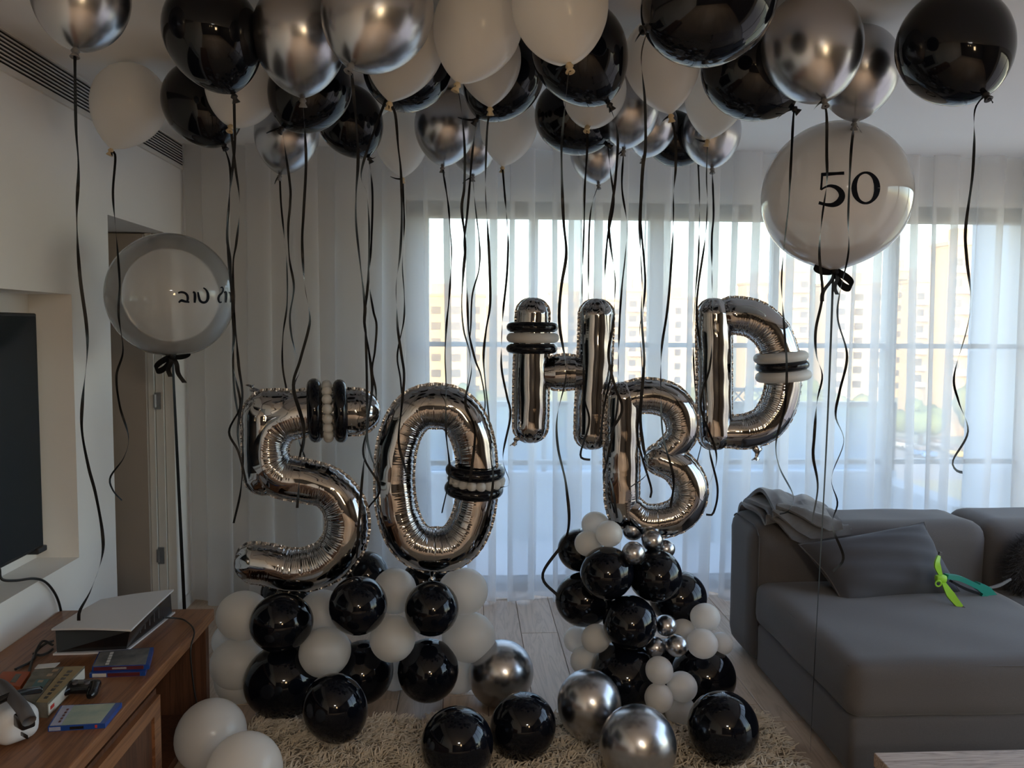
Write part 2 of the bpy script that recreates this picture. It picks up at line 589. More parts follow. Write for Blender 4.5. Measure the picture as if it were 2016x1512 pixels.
# ------------------------------------------------------------------ sheer curtains
def curtain(name, x0, x1, yc, label, seed, per=.235):
    r = np.random.default_rng(seed)
    nf = int((x1 - x0) / per)
    per_k = per * (1 + .25 * (r.random(nf) - .5))
    per_k *= (x1 - x0) / per_k.sum()
    amp = .046 * (1 + .5 * (r.random(nf) - .5))
    ov = 1.22 * (1 + .6 * (r.random(nf) - .5))
    nseg = 28
    s0 = x0
    xs, ys, lean = [], [], []
    for k in range(nf):
        ph = np.linspace(0, 2 * PI, nseg, endpoint=False)
        t = ph / (2 * PI)
        xs.append(s0 + per_k[k] * (t - ov[k] / PI * .5 * np.sin(2 * ph) * .9))
        ys.append(amp[k] * np.sin(ph) + .006 * np.sin(3 * ph + k))
        lean.append(np.full(nseg, r.normal() * .012))
        s0 += per_k[k]
    xs, ys, lean = np.concatenate(xs), np.concatenate(ys), np.concatenate(lean)
    ker = np.ones(31) / 31
    lean = np.convolve(np.pad(lean, 15, mode='edge'), ker, 'valid')
    zs = np.linspace(CEIL - .002, .012, 26)
    P = np.zeros((len(zs), len(xs), 3))
    wob = r.random(len(xs)) * 0
    for i, z in enumerate(zs):
        u = 1 - z / CEIL
        fl = .75 + .35 * u
        P[i, :, 0] = xs + lean * u * 2.0 + .004 * np.sin(3 * u + xs * 9)
        P[i, :, 1] = yc + ys * fl + .008 * np.sin(2.2 * u + xs * 3.1)
        P[i, :, 2] = z + (.016 * np.sin(xs * 23.0) if i == len(zs) - 1 else 0) * .5
    o = MB().grid(P).build(name, M['curtain'], origin=(x0, yc, 0))
    tag(o, label, 'curtain', 'sheer curtains across the window wall')
    hem = MB()
    hp = P[-1].copy()
    hz = hp.copy()
    hz[:, 2] += .018
    hp[:, 1] -= .0015
    hz[:, 1] -= .0015
    hem.grid(np.stack([hz, hp])).build('hem', M['curtain'], o, origin=(x0, yc, 0))
    return o


curtain('sheer_curtain', XL + .03, .62, 4.79, 'white sheer pleated curtain hanging behind the foil number balloons', 3)
curtain('sheer_curtain', .60, XR - .05, 4.80, 'white sheer pleated curtain hanging behind the foil letters and sofa', 5)

# ------------------------------------------------------------------ balcony and the town outside
M['tile'] = mat('balcony_tile_blue_shade', (.68, .74, .80), .6)  # blue outdoor shade tinted into the tile colour
M['render'] = mat('balcony_render_blue_shade', (.70, .77, .83), .8)  # same blue shade tinted into the parapet colour
struct('floor_balcony', MB().box(-2.2, 3.3, YW + .2, 6.35, -.20, -.03), M['tile'], smooth=False)
bal = MB().box(-2.2, 3.3, 6.25, 6.40, -.2, .50).box(3.12, 3.3, YW + .2, 6.25, -.2, .45)
struct('wall_balcony', bal, M['render'], smooth=False)
struct('wall_balcony_right', MB().box(3.62, 3.8, YW + .2, 5.92, -.2, 2.9), M['render'], smooth=False)
rail = empty('balcony_railing', (.5, 6.32, .5), 'glass balcony railing with slim metal handrail outside the window', 'railing')
for k in range(4):
    a = -2.15 + k * 1.36
    MB().box(a + .02, a + 1.34, 6.315, 6.327, .505, 1.0).build('glass_panel', M['rail_glass'], rail, smooth=False, origin=rail.location)
for k in range(5):
    a = -2.15 + k * 1.36
    MB().box(a - .018, a + .018, 6.30, 6.34, .5, 1.02).build('post', M['frame'], rail, smooth=False, origin=rail.location)
MB().box(-2.2, 3.3, 6.295, 6.345, 1.0, 1.035).build('handrail', M['frame'], rail, smooth=False, origin=rail.location)
tre = empty('trellis', (2.1, 6.2, .0), 'dark lattice trellis standing on the balcony behind the letter D', 'trellis')
for xa, xb, za, zb in ((1.83, 1.86, -.03, 1.14), (2.34, 2.37, -.03, 1.14), (1.83, 2.37, 1.12, 1.15), (1.83, 2.37, .94, .965)):
    MB().box(xa, xb, 6.19, 6.215, za, zb).build('frame_bar', M['frame'], tre, smooth=False, origin=tre.location)
for k in range(6):
    for sgn in (-1, 1):
        c = 1.90 + k * .085
        MB().tube([(c - sgn * .075, 6.20 + sgn * .004, .965), (c + sgn * .075, 6.20 + sgn * .004, 1.12)], .006, 4).build('slat', M['frame'], tre, smooth=False, origin=tre.location)

GZ = -14.0
M['grass'] = mat('dry_ground', (.30, .30, .17), .95, noise=(.06, .3, (.42, .37, .27)))
M['asphalt'] = mat('asphalt', (.30, .29, .28), .9, noise=(.4, .2, (.36, .35, .33)))
struct('ground', MB().box(-260, 300, 18, 700, GZ - .5, GZ), M['grass'], smooth=False)
struct('road', MB().box(-200, 240, 84, 108, GZ, GZ + .05), M['asphalt'], smooth=False)
facade = [mat('facade_cream', (.74, .54, .31), .85), mat('facade_sand', (.70, .48, .26), .85), mat('facade_white', (.76, .61, .42), .85)]
M['dark_window'] = mat('facade_window', (.16, .13, .11), .25)
M['balc'] = mat('facade_balcony', (.62, .54, .43), .8)
win_mesh = None
B_GROUP = 'apartment blocks beyond the trees'


def building(x0, x1, ytop, Y, fi, label, floors=7, cols=3, balcony=False):
    a, b = at(x0, ytop, Y=Y), at(x1, ytop, Y=Y)
    zt = a[2]
    wdt = b[0] - a[0]
    o = empty('apartment_building', ((a[0] + b[0]) / 2, Y, GZ), label, 'building', B_GROUP)
    dep = wdt * .8
    MB().box(-wdt / 2, wdt / 2, 0, dep, 0, zt - GZ).build('walls', facade[fi], o, smooth=False)
    MB().box(-wdt / 2 - .25, wdt / 2 + .25, -.25, dep + .25, zt - GZ, zt - GZ + .5).build('roof_edge', facade[(fi + 1) % 3], o, smooth=False)
    MB().box(-wdt * .2, wdt * .15, dep * .3, dep * .7, zt - GZ + .5, zt - GZ + 2.6).build('roof_house', facade[(fi + 2) % 3], o, smooth=False)
    cw = wdt / cols
    me = None
    bme = None
    for fl in range(floors):
        z = zt - GZ - 2.6 - fl * 3.0
        for c in range(cols):
            x = -wdt / 2 + cw * (c + .5)
            if me is None:
                wo = MB().box(-cw * .24, cw * .24, -.05, .1, -.7, .7).build('window', M['dark_window'], o, smooth=False)
                me = wo.data
            else:
                wo = bpy.data.objects.new('window', me)
                COL.objects.link(wo)
                wo.parent = o
            wo.location = (x, 0, z)
        if balcony:
            if bme is None:
                bo = MB().box(-wdt * .42, wdt * .42, -1.3, 0, -1.5, -.55).build('balcony', M['balc'], o, smooth=False)
                bme = bo.data
            else:
                bo = bpy.data.objects.new('balcony', bme)
                COL.objects.link(bo)
                bo.parent = o
            bo.location = (0, 0, z)
    return o


building(800, 955, 583, 160, 0, 'broad cream apartment block seen just above the foil number zero', 6, 4)
building(958, 1008, 604, 190, 1, 'low sand-coloured block just behind the ringed leg of the letter H', 6, 2)
building(1084, 1140, 578, 185, 2, 'pale narrow block framed between the two legs of the letter H', 7, 2)
building(1150, 1228, 592, 200, 0, 'cream block half hidden by the plain leg of the letter H', 7, 3)
building(1232, 1290, 574, 170, 1, 'sandy block in the gap between the letters H and D', 6, 2, True)
building(1300, 1372, 588, 180, 2, 'wide pale block close against the stem of the letter D', 6, 3)
building(1470, 1536, 560, 175, 0, 'cream tower rising behind the bowl of the letter D', 7, 2)
building(1540, 1600, 535, 165, 1, 'sand tower directly below the printed round fifty balloon', 7, 2, True)
building(1640, 1745, 560, 170, 2, 'pale block behind the dense curtain folds over the sofa', 7, 3)
building(1762, 1796, 533, 190, 1, 'thin sandy tower with a flat top over the sofa', 9, 1)
building(1800, 1856, 556, 150, 0, 'stepped balcony tower seen above the slate sofa pillow', 6, 2, True)
building(1868, 1946, 482, 120, 1, 'tallest balcony tower, seen through the clearest curtain gap', 6, 2, True)

leafm = [mat('leaves_olive', (.20, .23, .10), .9, noise=(1.2, .2, (.28, .29, .12))), mat('leaves_green', (.14, .19, .085), .9, noise=(1.2, .2, (.21, .26, .10)))]
M['bark'] = mat('bark', (.12, .09, .06), .9)
crown_meshes = []
for k in range(3):
    r = np.random.default_rng(40 + k)
    mb = MB()
    for q in range(13):
        c = np.clip(r.normal(size=3), -1.15, 1.15) * np.array([1.35, 1.35, .9])
        mb.ball(c, r.uniform(.8, 1.25), 8, 10)
    V = np.array(mb.v)
    V += r.normal(size=V.shape) * .09
    mb.v = [tuple(p) for p in V]
    o = mb.build('crown', leafm[k % 2])
    crown_meshes.append(o.data)
    bpy.data.objects.remove(o)
trunk_mesh = None
for k in range(27):
    row2 = k >= 12
    Y = (137 if row2 else 110) + random.uniform(-2, 2)
    h = random.uniform(6.4, 8.6)
    a = (at(812 if row2 else 830, 700, Y=Y)[0] + (k - 12 if row2 else k) * 9.6 + random.uniform(-.6, .6), 0)
    if row2 and 64 < a[0] < 86:
        continue
    o = empty('tree', (a[0], Y, GZ), 'leafy green tree in the rear tree row, close under the apartment blocks' if row2 else 'leafy green tree in the front tree row, nearer the window', 'tree', 'rear tree row below the blocks' if row2 else 'front tree row below the blocks')
    c = bpy.data.objects.new('crown', crown_meshes[k % 3])
    COL.objects.link(c)
    c.parent = o
    s = h / 5.2
    c.scale = (s, s, s)
    c.location = (0, 0, h * .60)
    c.rotation_euler = (0, 0, random.uniform(0, 6))
    if trunk_mesh is None:
        t = MB().tube([(0, 0, 0), (0, 0, 2), (.1, 0, 4.5)], [.35, .28, .15], 7).build('trunk', M['bark'], o)
        trunk_mesh = t.data
    else:
        t = bpy.data.objects.new('trunk', trunk_mesh)
        COL.objects.link(t)
        t.parent = o
carm = [mat('car_white', (.7, .7, .7), .3), mat('car_blue', (.10, .2, .4), .3), mat('car_silver', (.4, .4, .42), .3), mat('car_yellow', (.6, .45, .1), .3)]
for k in range(4):
    a = at(1780 + k * 34, 884 + (k % 2) * 16, Z=GZ + .05)
    o = empty('parked_car', (a[0], a[1], GZ + .05), 'small %s car parked on the asphalt far below the window' % ('white', 'blue', 'silver', 'yellow')[k], 'car', 'cars parked below the window')
    MB().rbox((0, 0, .62), (1.8, 4.2, .62), .2, 2).build('body', carm[k % 4], o)
    MB().rbox((0, .2, 1.15), (1.6, 2.3, .6), .22, 2).build('cabin', M['dark_window'], o)
    for sx in (-.8, .8):
        for sy in (-1.3, 1.3):
            MB().tube([(sx - .1, sy, .32), (sx + .1, sy, .32)], .32, 10).build('wheel', M['rubber_grey'], o)

# ------------------------------------------------------------------ lamps of the room behind the camera, and an added fill light
M['lamp_glow'] = mat('lamp_glow', (1, .85, .6), .5, emit=((1.0, .72, .40), 8.5))
M['lamp_shade'] = mat('lamp_metal', (.25, .22, .18), .4, .6)
lamp = empty('pendant_lamp', (1.45, -2.4, 1.9), 'warm box pendant lamp over the room behind the viewer', 'lamp')
MB().box(-.13, .13, -.13, .13, -.20, .22).build('shade', M['lamp_glow'], lamp, smooth=False)
MB().box(-.15, .15, -.15, .15, .22, .25).build('cap', M['lamp_shade'], lamp, smooth=False)
MB().tube([(0, 0, .25), (0, 0, CEIL - 1.9)], .006, 6).build('cord', M['cable'], lamp)
for k, lx in enumerate((.35, .75)):
    l2 = empty('spot_lamp', (lx, -2.9, 2.16), ('small hanging spot lamp farther from the box pendant lamp', 'small hanging spot lamp nearer to the box pendant lamp')[k], 'lamp', 'small lamps behind the viewer')
    MB().ball((0, 0, 0), .045, 8, 12).build('bulb', M['lamp_glow'], l2)
    MB().tube([(0, 0, .03), (0, 0, .12), (0, 0, .13), (0, 0, CEIL - 2.16)], [.05, .03, .005, .005], 10).build('holder', M['lamp_shade'], l2)


def area(name, loc, direction, sx, sy, power, col):
    d = bpy.data.lights.new(name, 'AREA')
    d.shape = 'RECTANGLE'
    d.size, d.size_y, d.energy, d.color = sx, sy, power, col
    o = bpy.data.objects.new(name, d)
    COL.objects.link(o)
    o.location = loc
    o.rotation_euler = Vector(direction).to_track_quat('-Z', 'Y').to_euler()
    return o


area('added_fill_light', (.8, -2.2, 2.56), (0, 0, -1), 0.55, .4, 13, (1.0, .97, .92))  # added fill light to brighten the interior, has no fixture


# ------------------------------------------------------------------ balloons
def axis_frame(a):
    """rotation whose -Z points along a"""
    z = -np.array(a, float)
    z /= np.linalg.norm(z)
    h = np.array([1.0, 0, 0]) if abs(z[0]) < .8 else np.array([0, 1.0, 0])
    x = h - z * (h @ z)
    x /= np.linalg.norm(x)
    return np.stack([x, np.cross(z, x), z], 1)


def balloon_profile(L, e, top=1.06, nu=26):
    prof = []
    for t in np.linspace(0, PI / 2, nu // 2):
        prof.append((math.sin(t), top * math.cos(t)))
    for u in np.linspace(0, 1, nu)[1:]:
        u = u ** .9
        prof.append((max(.055, (1 - u ** 2.0) ** e), -L * u))
    return prof


def balloon(name, c, r, axis, m, label, group, L=1.32, e=.70, knot=None, parts=True, nv=36):
    """teardrop balloon, centre of its widest circle at c, nozzle along axis; returns object and the knot position"""
    R = axis_frame(axis)
    prof = balloon_profile(L, e)
    v = np.arange(nv) * 2 * PI / nv
    P = np.array([[(q * math.cos(t), q * math.sin(t), z) for t in v] for q, z in prof]) * r
    P = P[::-1] @ R.T
    o = MB().grid(P, closed_v=True).build(name, m, origin=(0, 0, 0))
    o.location = c
    tag(o, label, 'balloon', group)
    tip = np.array(c) + R @ np.array([0, 0, -L * r])
    if parts and knot is not None:
        kp = []
        for q, z in ((.0095, .012), (.006, 0), (.009, -.004), (.0115, -.009), (.007, -.014), (.010, -.020), (.013, -.026), (.011, -.0275), (.003, -.024)):
            kp.append([(q * math.cos(t), q * math.sin(t), -L * r + z) for t in np.arange(12) * 2 * PI / 12])
        K = np.array(kp)[::-1] @ R.T
        MB().grid(K, closed_v=True).build('knot', knot, o)
    return o, tip


def strip(mb, path, width, tw):
    """a thin ribbon along path, tw: twist angle at every sample"""
    P = np.array(path)
    T = np.gradient(P, axis=0)
    T /= np.linalg.norm(T, axis=1)[:, None] + 1e-9
    view = np.array([0, 1.0, 0])
    a = np.cross(T, view)
    a /= np.linalg.norm(a, axis=1)[:, None] + 1e-9
    b = np.cross(a, T)
    D = a * np.cos(tw)[:, None] + b * np.sin(tw)[:, None]
    mb.grid(np.stack([P + D * width / 2, P - D * width / 2], 1))


def ribbon(parent, c, tip, pts, rs, width=.0086, yend=None, front=None):
    """hanging ribbon through picture waypoints on the vertical plane of the knot"""
    y0 = tip[1]
    yend = y0 if yend is None else yend
    n = len(pts)
    W = [np.array(tip)]
    for i, (x, y) in enumerate(pts):
        u = min(1.0, max(0.0, (y - 300) / 350))
        yy_ = y0 + (yend - y0) * u
        if front is not None:
            yy_ = y0 + (front - y0) * min(1.0, max(0.0, (y - 215) / 80))
        W.append(at(x, y, Y=yy_))
    W = np.array(W)
    W[1:-1, 1] += rs.normal(size=n - 1) * .006
    path = spline(W, step=.012)
    s = np.arange(len(path)) * .012
    tw = .5 + .95 * np.sin(s * rs.uniform(7, 13) + rs.uniform(0, 6)) + .5 * np.sin(s * 23 + 1)
    mb = MB()
    strip(mb, path, width, tw)
    # short free end at the knot
    d = rs.uniform(-1, 1)
    ln = rs.uniform(.03, .07)
    t = np.linspace(0, 1, 9)
    stub = np.array(tip) + np.stack([d * ln * t, -.01 * t, -.010 * t + (-.03 + .05 * rs.random()) * t ** 2], 1)
    strip(mb, stub, width, .4 + 1.0 * t)
    mb.build('ribbon', M['ribbon'], parent, origin=c)


def nozzle_axis(c, L, tx, ty):
    """direction from c to the point at distance L on the line of sight of (tx, ty), the lower one"""
    d = ray(tx, ty)
    d = d / np.linalg.norm(d)
    oc = CC - np.array(c)
    b = oc @ d
    disc = b * b - (oc @ oc - L * L)
    if disc < 0:
        P = CC + d * (-b)
    else:
        P = CC + d * (-b - math.sqrt(disc))
        Q = CC + d * (-b + math.sqrt(disc))
        if Q[2] < P[2]:
            P = Q
    a = P - np.array(c)
    return a / np.linalg.norm(a)


CE = [  # kind, centre px, width px, nozzle px, ribbon waypoints, label
    ('s', 160, -10, 182, 149, 95, [(150, 130), (149, 250), (153, 330), (150, 430), (159, 540), (168, 640), (170, 700), (161, 790), (160, 850), (172, 920), (184, 975), (203, 1050), (200, 1100), (175, 1165), (160, 1200), (155, 1222)], 'chrome silver balloon over the air vent, farthest left at the ceiling'),
    ('w', 255, 200, 141, 220, 293, [(228, 310), (225, 380), (226, 440), (231, 500), (236, 560), (233, 620), (240, 690), (228, 740), (235, 800), (252, 860), (245, 900), (216, 940), (225, 965), (240, 985)], 'pearl white balloon hanging before the slotted air vent'),
    ('k', 418, 65, 188, 460, 187, [(461, 240), (460, 280), (456, 340), (450, 420), (448, 470), (452, 510), (455, 560), (462, 640), (472, 720), (475, 780), (466, 850), (476, 910)], 'large black balloon nearest the viewer on the air vent side'),
    ('k', 398, 203, 152, 439, 283, [(452, 330), (452, 400), (447, 450), (451, 520), (457, 620), (462, 760), (478, 870), (475, 960), (460, 1030)], 'black balloon behind the pearl white one nearest the vent corner'),
    ('w', 478, 165, 142, 455, 247, [(463, 330), (470, 380), (472, 420), (465, 480), (459, 520), (460, 600), (460, 660), (457, 710), (465, 750), (473, 800), (450, 850), (470, 890), (485, 950)], 'pearl white balloon tucked under the first large black balloon'),
    ('s', 590, 68, 182, 596, 196, [(602, 290), (601, 340), (596, 420), (595, 480), (600, 560), (609, 620), (607, 650), (590, 710), (576, 765), (598, 850), (590, 930), (585, 1000)], 'tall chrome balloon beside the first large black balloon'),
    ('k', 612, 172, 158, 557, 250, [(570, 360), (571, 400), (567, 450), (570, 510), (578, 565), (572, 620), (573, 660), (581, 690), (590, 730), (580, 765), (600, 840), (590, 900)], 'black balloon right below the knot of the tall chrome balloon'),
    ('s', 565, 262, 125, 551, 345, [(553, 400), (560, 460), (565, 530), (564, 600), (558, 660), (556, 720), (565, 770), (575, 830), (600, 900)], 'small chrome balloon hanging low before the plain curtain'),
    ('s', 745, 18, 216, 693, 126, [(703, 290), (701, 380), (700, 440), (711, 530), (718, 600), (717, 640), (727, 690), (733, 760), (722, 860), (745, 940)], 'widest chrome balloon, cut by the top of the photo'),
    ('k', 688, 235, 128, 727, 312, [(733, 380), (731, 470), (727, 550), (735, 610), (741, 640), (738, 690), (733, 730), (740, 790), (715, 890), (748, 960), (725, 1000)], 'black balloon leaning over the top bar of the foil five'),
    ('w', 795, 85, 160, 768, 200, [(778, 225), (784, 290), (789, 340), (791, 430), (788, 500), (780, 560), (781, 610), (783, 650), (790, 700), (796, 740), (791, 800), (785, 870), (800, 930)], 'pearl white balloon partly behind the widest chrome balloon'),
    ('k', 803, 128, 174, 766, 180, [(713, 330), (722, 380), (726, 430), (727, 480), (724, 560), (717, 620), (720, 660), (722, 760), (722, 850), (712, 960), (702, 1100)], 'black balloon with a crescent showing behind a pearl white one'),
    ('w', 790, 272, 106, 793, 358, [(796, 440), (792, 520), (796, 580), (795, 630), (785, 680), (782, 710), (789, 750), (792, 820), (780, 900)], 'slender pearl white balloon low before the window edge'),
    ('s', 878, 245, 124, 871, 332, [(882, 400), (886, 450), (889, 500), (885, 580), (879, 640), (876, 700), (878, 760), (878, 850), (885, 930), (870, 1010)], 'chrome balloon hanging over the foil zero'),
    ('s', 932, 285, 92, 931, 353, [(935, 400), (944, 480), (943, 530), (930, 580), (927, 640), (925, 680), (928, 730), (919, 790), (940, 830), (930, 900)], 'small grey chrome balloon between a chrome and a white one'),
    ('w', 942, 48, 174, 902, 163, [(910, 230), (915, 300), (914, 370), (909, 410), (916, 480), (912, 540), (909, 600), (913, 650), (925, 700), (920, 760), (917, 800), (935, 850), (925, 950)], 'large pearl white balloon with its tan knot over the chrome one'),
    ('w', 962, 115, 128, 965, 215, [(960, 245), (957, 300), (956, 380), (960, 450), (964, 530), (965, 600), (957, 650), (952, 700), (955, 750), (965, 850), (970, 960), (945, 1050)], 'pearl white balloon wedged between a big white and a black one'),
    ('k', 992, 148, 156, 937, 238, [(930, 300), (925, 360), (920, 420), (914, 480), (919, 560), (921, 620), (924, 660), (936, 710), (947, 740), (955, 800), (940, 850)], 'black balloon above the small pearl white one left of the letter H'),
    ('w', 1002, 245, 114, 988, 340, [(995, 400), (1000, 460), (1000, 500), (997, 550), (990, 620), (987, 690), (988, 730), (998, 780), (1005, 820), (990, 900), (1003, 950), (985, 960)], 'pearl white balloon low beside the curtain, above the letter H ring'),
    ('w', 1102, 8, 190, 1120, 125, [(1114, 190), (1108, 260), (1105, 300), (1107, 380), (1110, 440), (1115, 500), (1106, 560), (1101, 610), (1103, 650), (1112, 710), (1113, 750), (1097, 820), (1098, 880), (1115, 960), (1116, 1050), (1068, 1130), (1100, 1175)], 'largest pearl white balloon, cut by the top of the photo'),
    ('k', 1140, 100, 185, 1198, 203, [(1212, 245), (1217, 280), (1212, 350), (1205, 400), (1200, 440), (1201, 480), (1210, 540), (1212, 570), (1206, 640), (1198, 700), (1210, 760), (1225, 810), (1190, 880), (1205, 960), (1215, 1020)], 'large black balloon right behind the largest pearl white one'),
    ('k', 1125, 230, 140, 1197, 285, [(1202, 340), (1208, 400), (1196, 470), (1190, 560), (1196, 640), (1205, 720), (1190, 800), (1180, 880)], 'black balloon reflecting the window above the legs of the H'),
    ('w', 1170, 178, 126, 1157, 248, [(1155, 300), (1151, 370), (1150, 440), (1147, 540), (1146, 600), (1149, 700), (1150, 780), (1160, 830), (1143, 890), (1148, 903), (1162, 905)], 'pearl white balloon whose tip shows between two black ones'),
    ('s', 1238, 212, 122, 1227, 302, [(1224, 370), (1234, 440), (1232, 500), (1225, 560), (1221, 620), (1218, 700), (1215, 800), (1197, 900), (1188, 950), (1210, 1000)], 'chrome balloon with a warm glint above the foil B'),
    ('s', 1173, 298, 102, 1178, 362, [(1166, 400), (1160, 450), (1158, 560), (1160, 640), (1165, 700), (1158, 760)], 'lowest small grey chrome balloon, under the black one reflecting the window'),
    ('w', 1303, 115, 150, 1322, 237, [(1327, 270), (1328, 330), (1326, 380), (1325, 450), (1318, 560), (1312, 620), (1302, 690), (1300, 780), (1305, 860), (1325, 940), (1320, 1000)], 'pearl white balloon half behind the biggest black balloon'),
    ('s', 1283, 245, 100, 1265, 320, [(1265, 400), (1262, 440), (1270, 520), (1271, 560), (1265, 610), (1260, 650), (1265, 740), (1255, 850), (1264, 900), (1282, 960), (1280, 980)], 'grey chrome balloon squeezed beside the chrome one with a glint'),
    ('k', 1325, 272, 104, 1374, 317, [(1376, 400), (1374, 500), (1368, 600), (1365, 700), (1370, 780), (1385, 850), (1370, 920)], 'small black balloon between two grey chrome ones, low'),
    ('k', 1400, 0, 248, 1280, 53, [(1263, 110), (1268, 200), (1270, 290), (1266, 330), (1262, 420), (1260, 480), (1265, 560), (1264, 620), (1268, 700), (1267, 740), (1262, 820), (1268, 880), (1275, 930), (1240, 960)], 'biggest black balloon of the ceiling, cut by the top of the photo'),
    ('w', 1410, 185, 122, 1390, 293, [(1391, 350), (1391, 400), (1388, 470), (1375, 560), (1372, 620), (1380, 700), (1387, 780), (1395, 880), (1412, 960), (1405, 1010), (1390, 1013)], 'pearl white balloon hanging before a grey chrome one above the D'),
    ('s', 1400, 258, 116, 1402, 330, [(1405, 420), (1402, 480), (1402, 640), (1398, 720), (1380, 800), (1412, 900), (1385, 980)], 'grey chrome balloon behind the pearl white one above the D'),
    ('k', 1475, 138, 182, 1568, 218, [(1561, 245), (1560, 300), (1552, 400), (1548, 440), (1545, 500), (1540, 560), (1543, 640), (1550, 720), (1545, 800), (1528, 870), (1535, 920), (1560, 975), (1550, 1005), (1535, 1012)], 'black balloon with its knot over the printed fifty balloon'),
    ('s', 1598, 88, 192, 1622, 195, [(1628, 230), (1628, 300), (1625, 360), (1618, 430), (1615, 500), (1617, 580), (1607, 650), (1606, 700), (1617, 740), (1610, 790), (1600, 860), (1600, 900), (1612, 960), (1598, 1030)], 'round dark chrome balloon with a warm glint above the fifty balloon'),
    ('s', 1690, 135, 155, 1681, 256, [(1674, 290), (1673, 350), (1668, 430), (1668, 500), (1655, 580), (1651, 630), (1666, 700), (1650, 770), (1647, 820), (1663, 870), (1637, 940), (1648, 990), (1640, 1035), (1665, 1100), (1640, 1125)], 'chrome balloon behind the dark chrome one, its knot above the fifty'),
    ('k', 1877, 90, 211, 1938, 183, [(1922, 215), (1918, 280), (1915, 350), (1900, 450), (1902, 510), (1909, 590), (1903, 650), (1878, 740), (1885, 790), (1907, 850), (1873, 905), (1880, 925), (1895, 930)], 'lone black balloon at the ceiling above the sofa'),
]
# settle the ceiling balloons: each touches the ceiling, nearer ones give way a little to those behind
cp, cr, ct = [], [], []
for row in CE:
    r = .14
    for _ in range(8):
        P = at(row[1], row[2], Z=CEIL - .006 - r * 1.06)
        r = row[3] / 2 / F_PX * ((P - CC) @ CF)
    cp.append(P)
    cr.append(r)
cp, cr0 = np.array(cp), np.array(cr)
t = np.ones(len(cp))
for it in range(300):
    Q = CC + (cp - CC) * t[:, None]
    R_ = cr0 * t
    mv = False
    for i in range(len(t)):
        for j in range(len(t)):
            if i != j and cp[i][1] < cp[j][1]:
                gap = np.linalg.norm(Q[i] - Q[j]) - .80 * (R_[i] + R_[j])
                if gap < 0 and t[i] > .82:
                    t[i] -= .003
                    mv = True
    if not mv:
        break
Q = CC + (cp - CC) * t[:, None]
R_ = cr0 * t
KM = {'s': ('chrome_latex', 'knot_grey'), 'w': ('pearl_latex', 'knot_tan'), 'k': ('black_latex', 'knot_black')}
GC = 'balloons floating at the ceiling'
for i, row in enumerate(CE):
    kd, x, y, wpx, tx, ty, pts, label = row
    L, e = {'s': (1.30, .62), 'w': (1.42, .74), 'k': (1.24, .60)}[kd]
    a = nozzle_axis(Q[i], L * R_[i], tx, ty)
    o, tip = balloon('balloon', Q[i], R_[i], a, M[KM[kd][0]], label, GC, L, e, M[KM[kd][1]])
    tip2 = tip + a * .006
    yv = tip[1]
    ye = 3.24 if 3.15 < yv < 3.72 else (3.80 if 3.72 <= yv < 3.80 else yv)
    ribbon(o, Q[i], tip2, pts, np.random.default_rng(100 + i), yend=ye, front=2.66 if (kd, x) in (('k', 1475), ('s', 1598), ('s', 1690)) and yv > 2.6 else None)

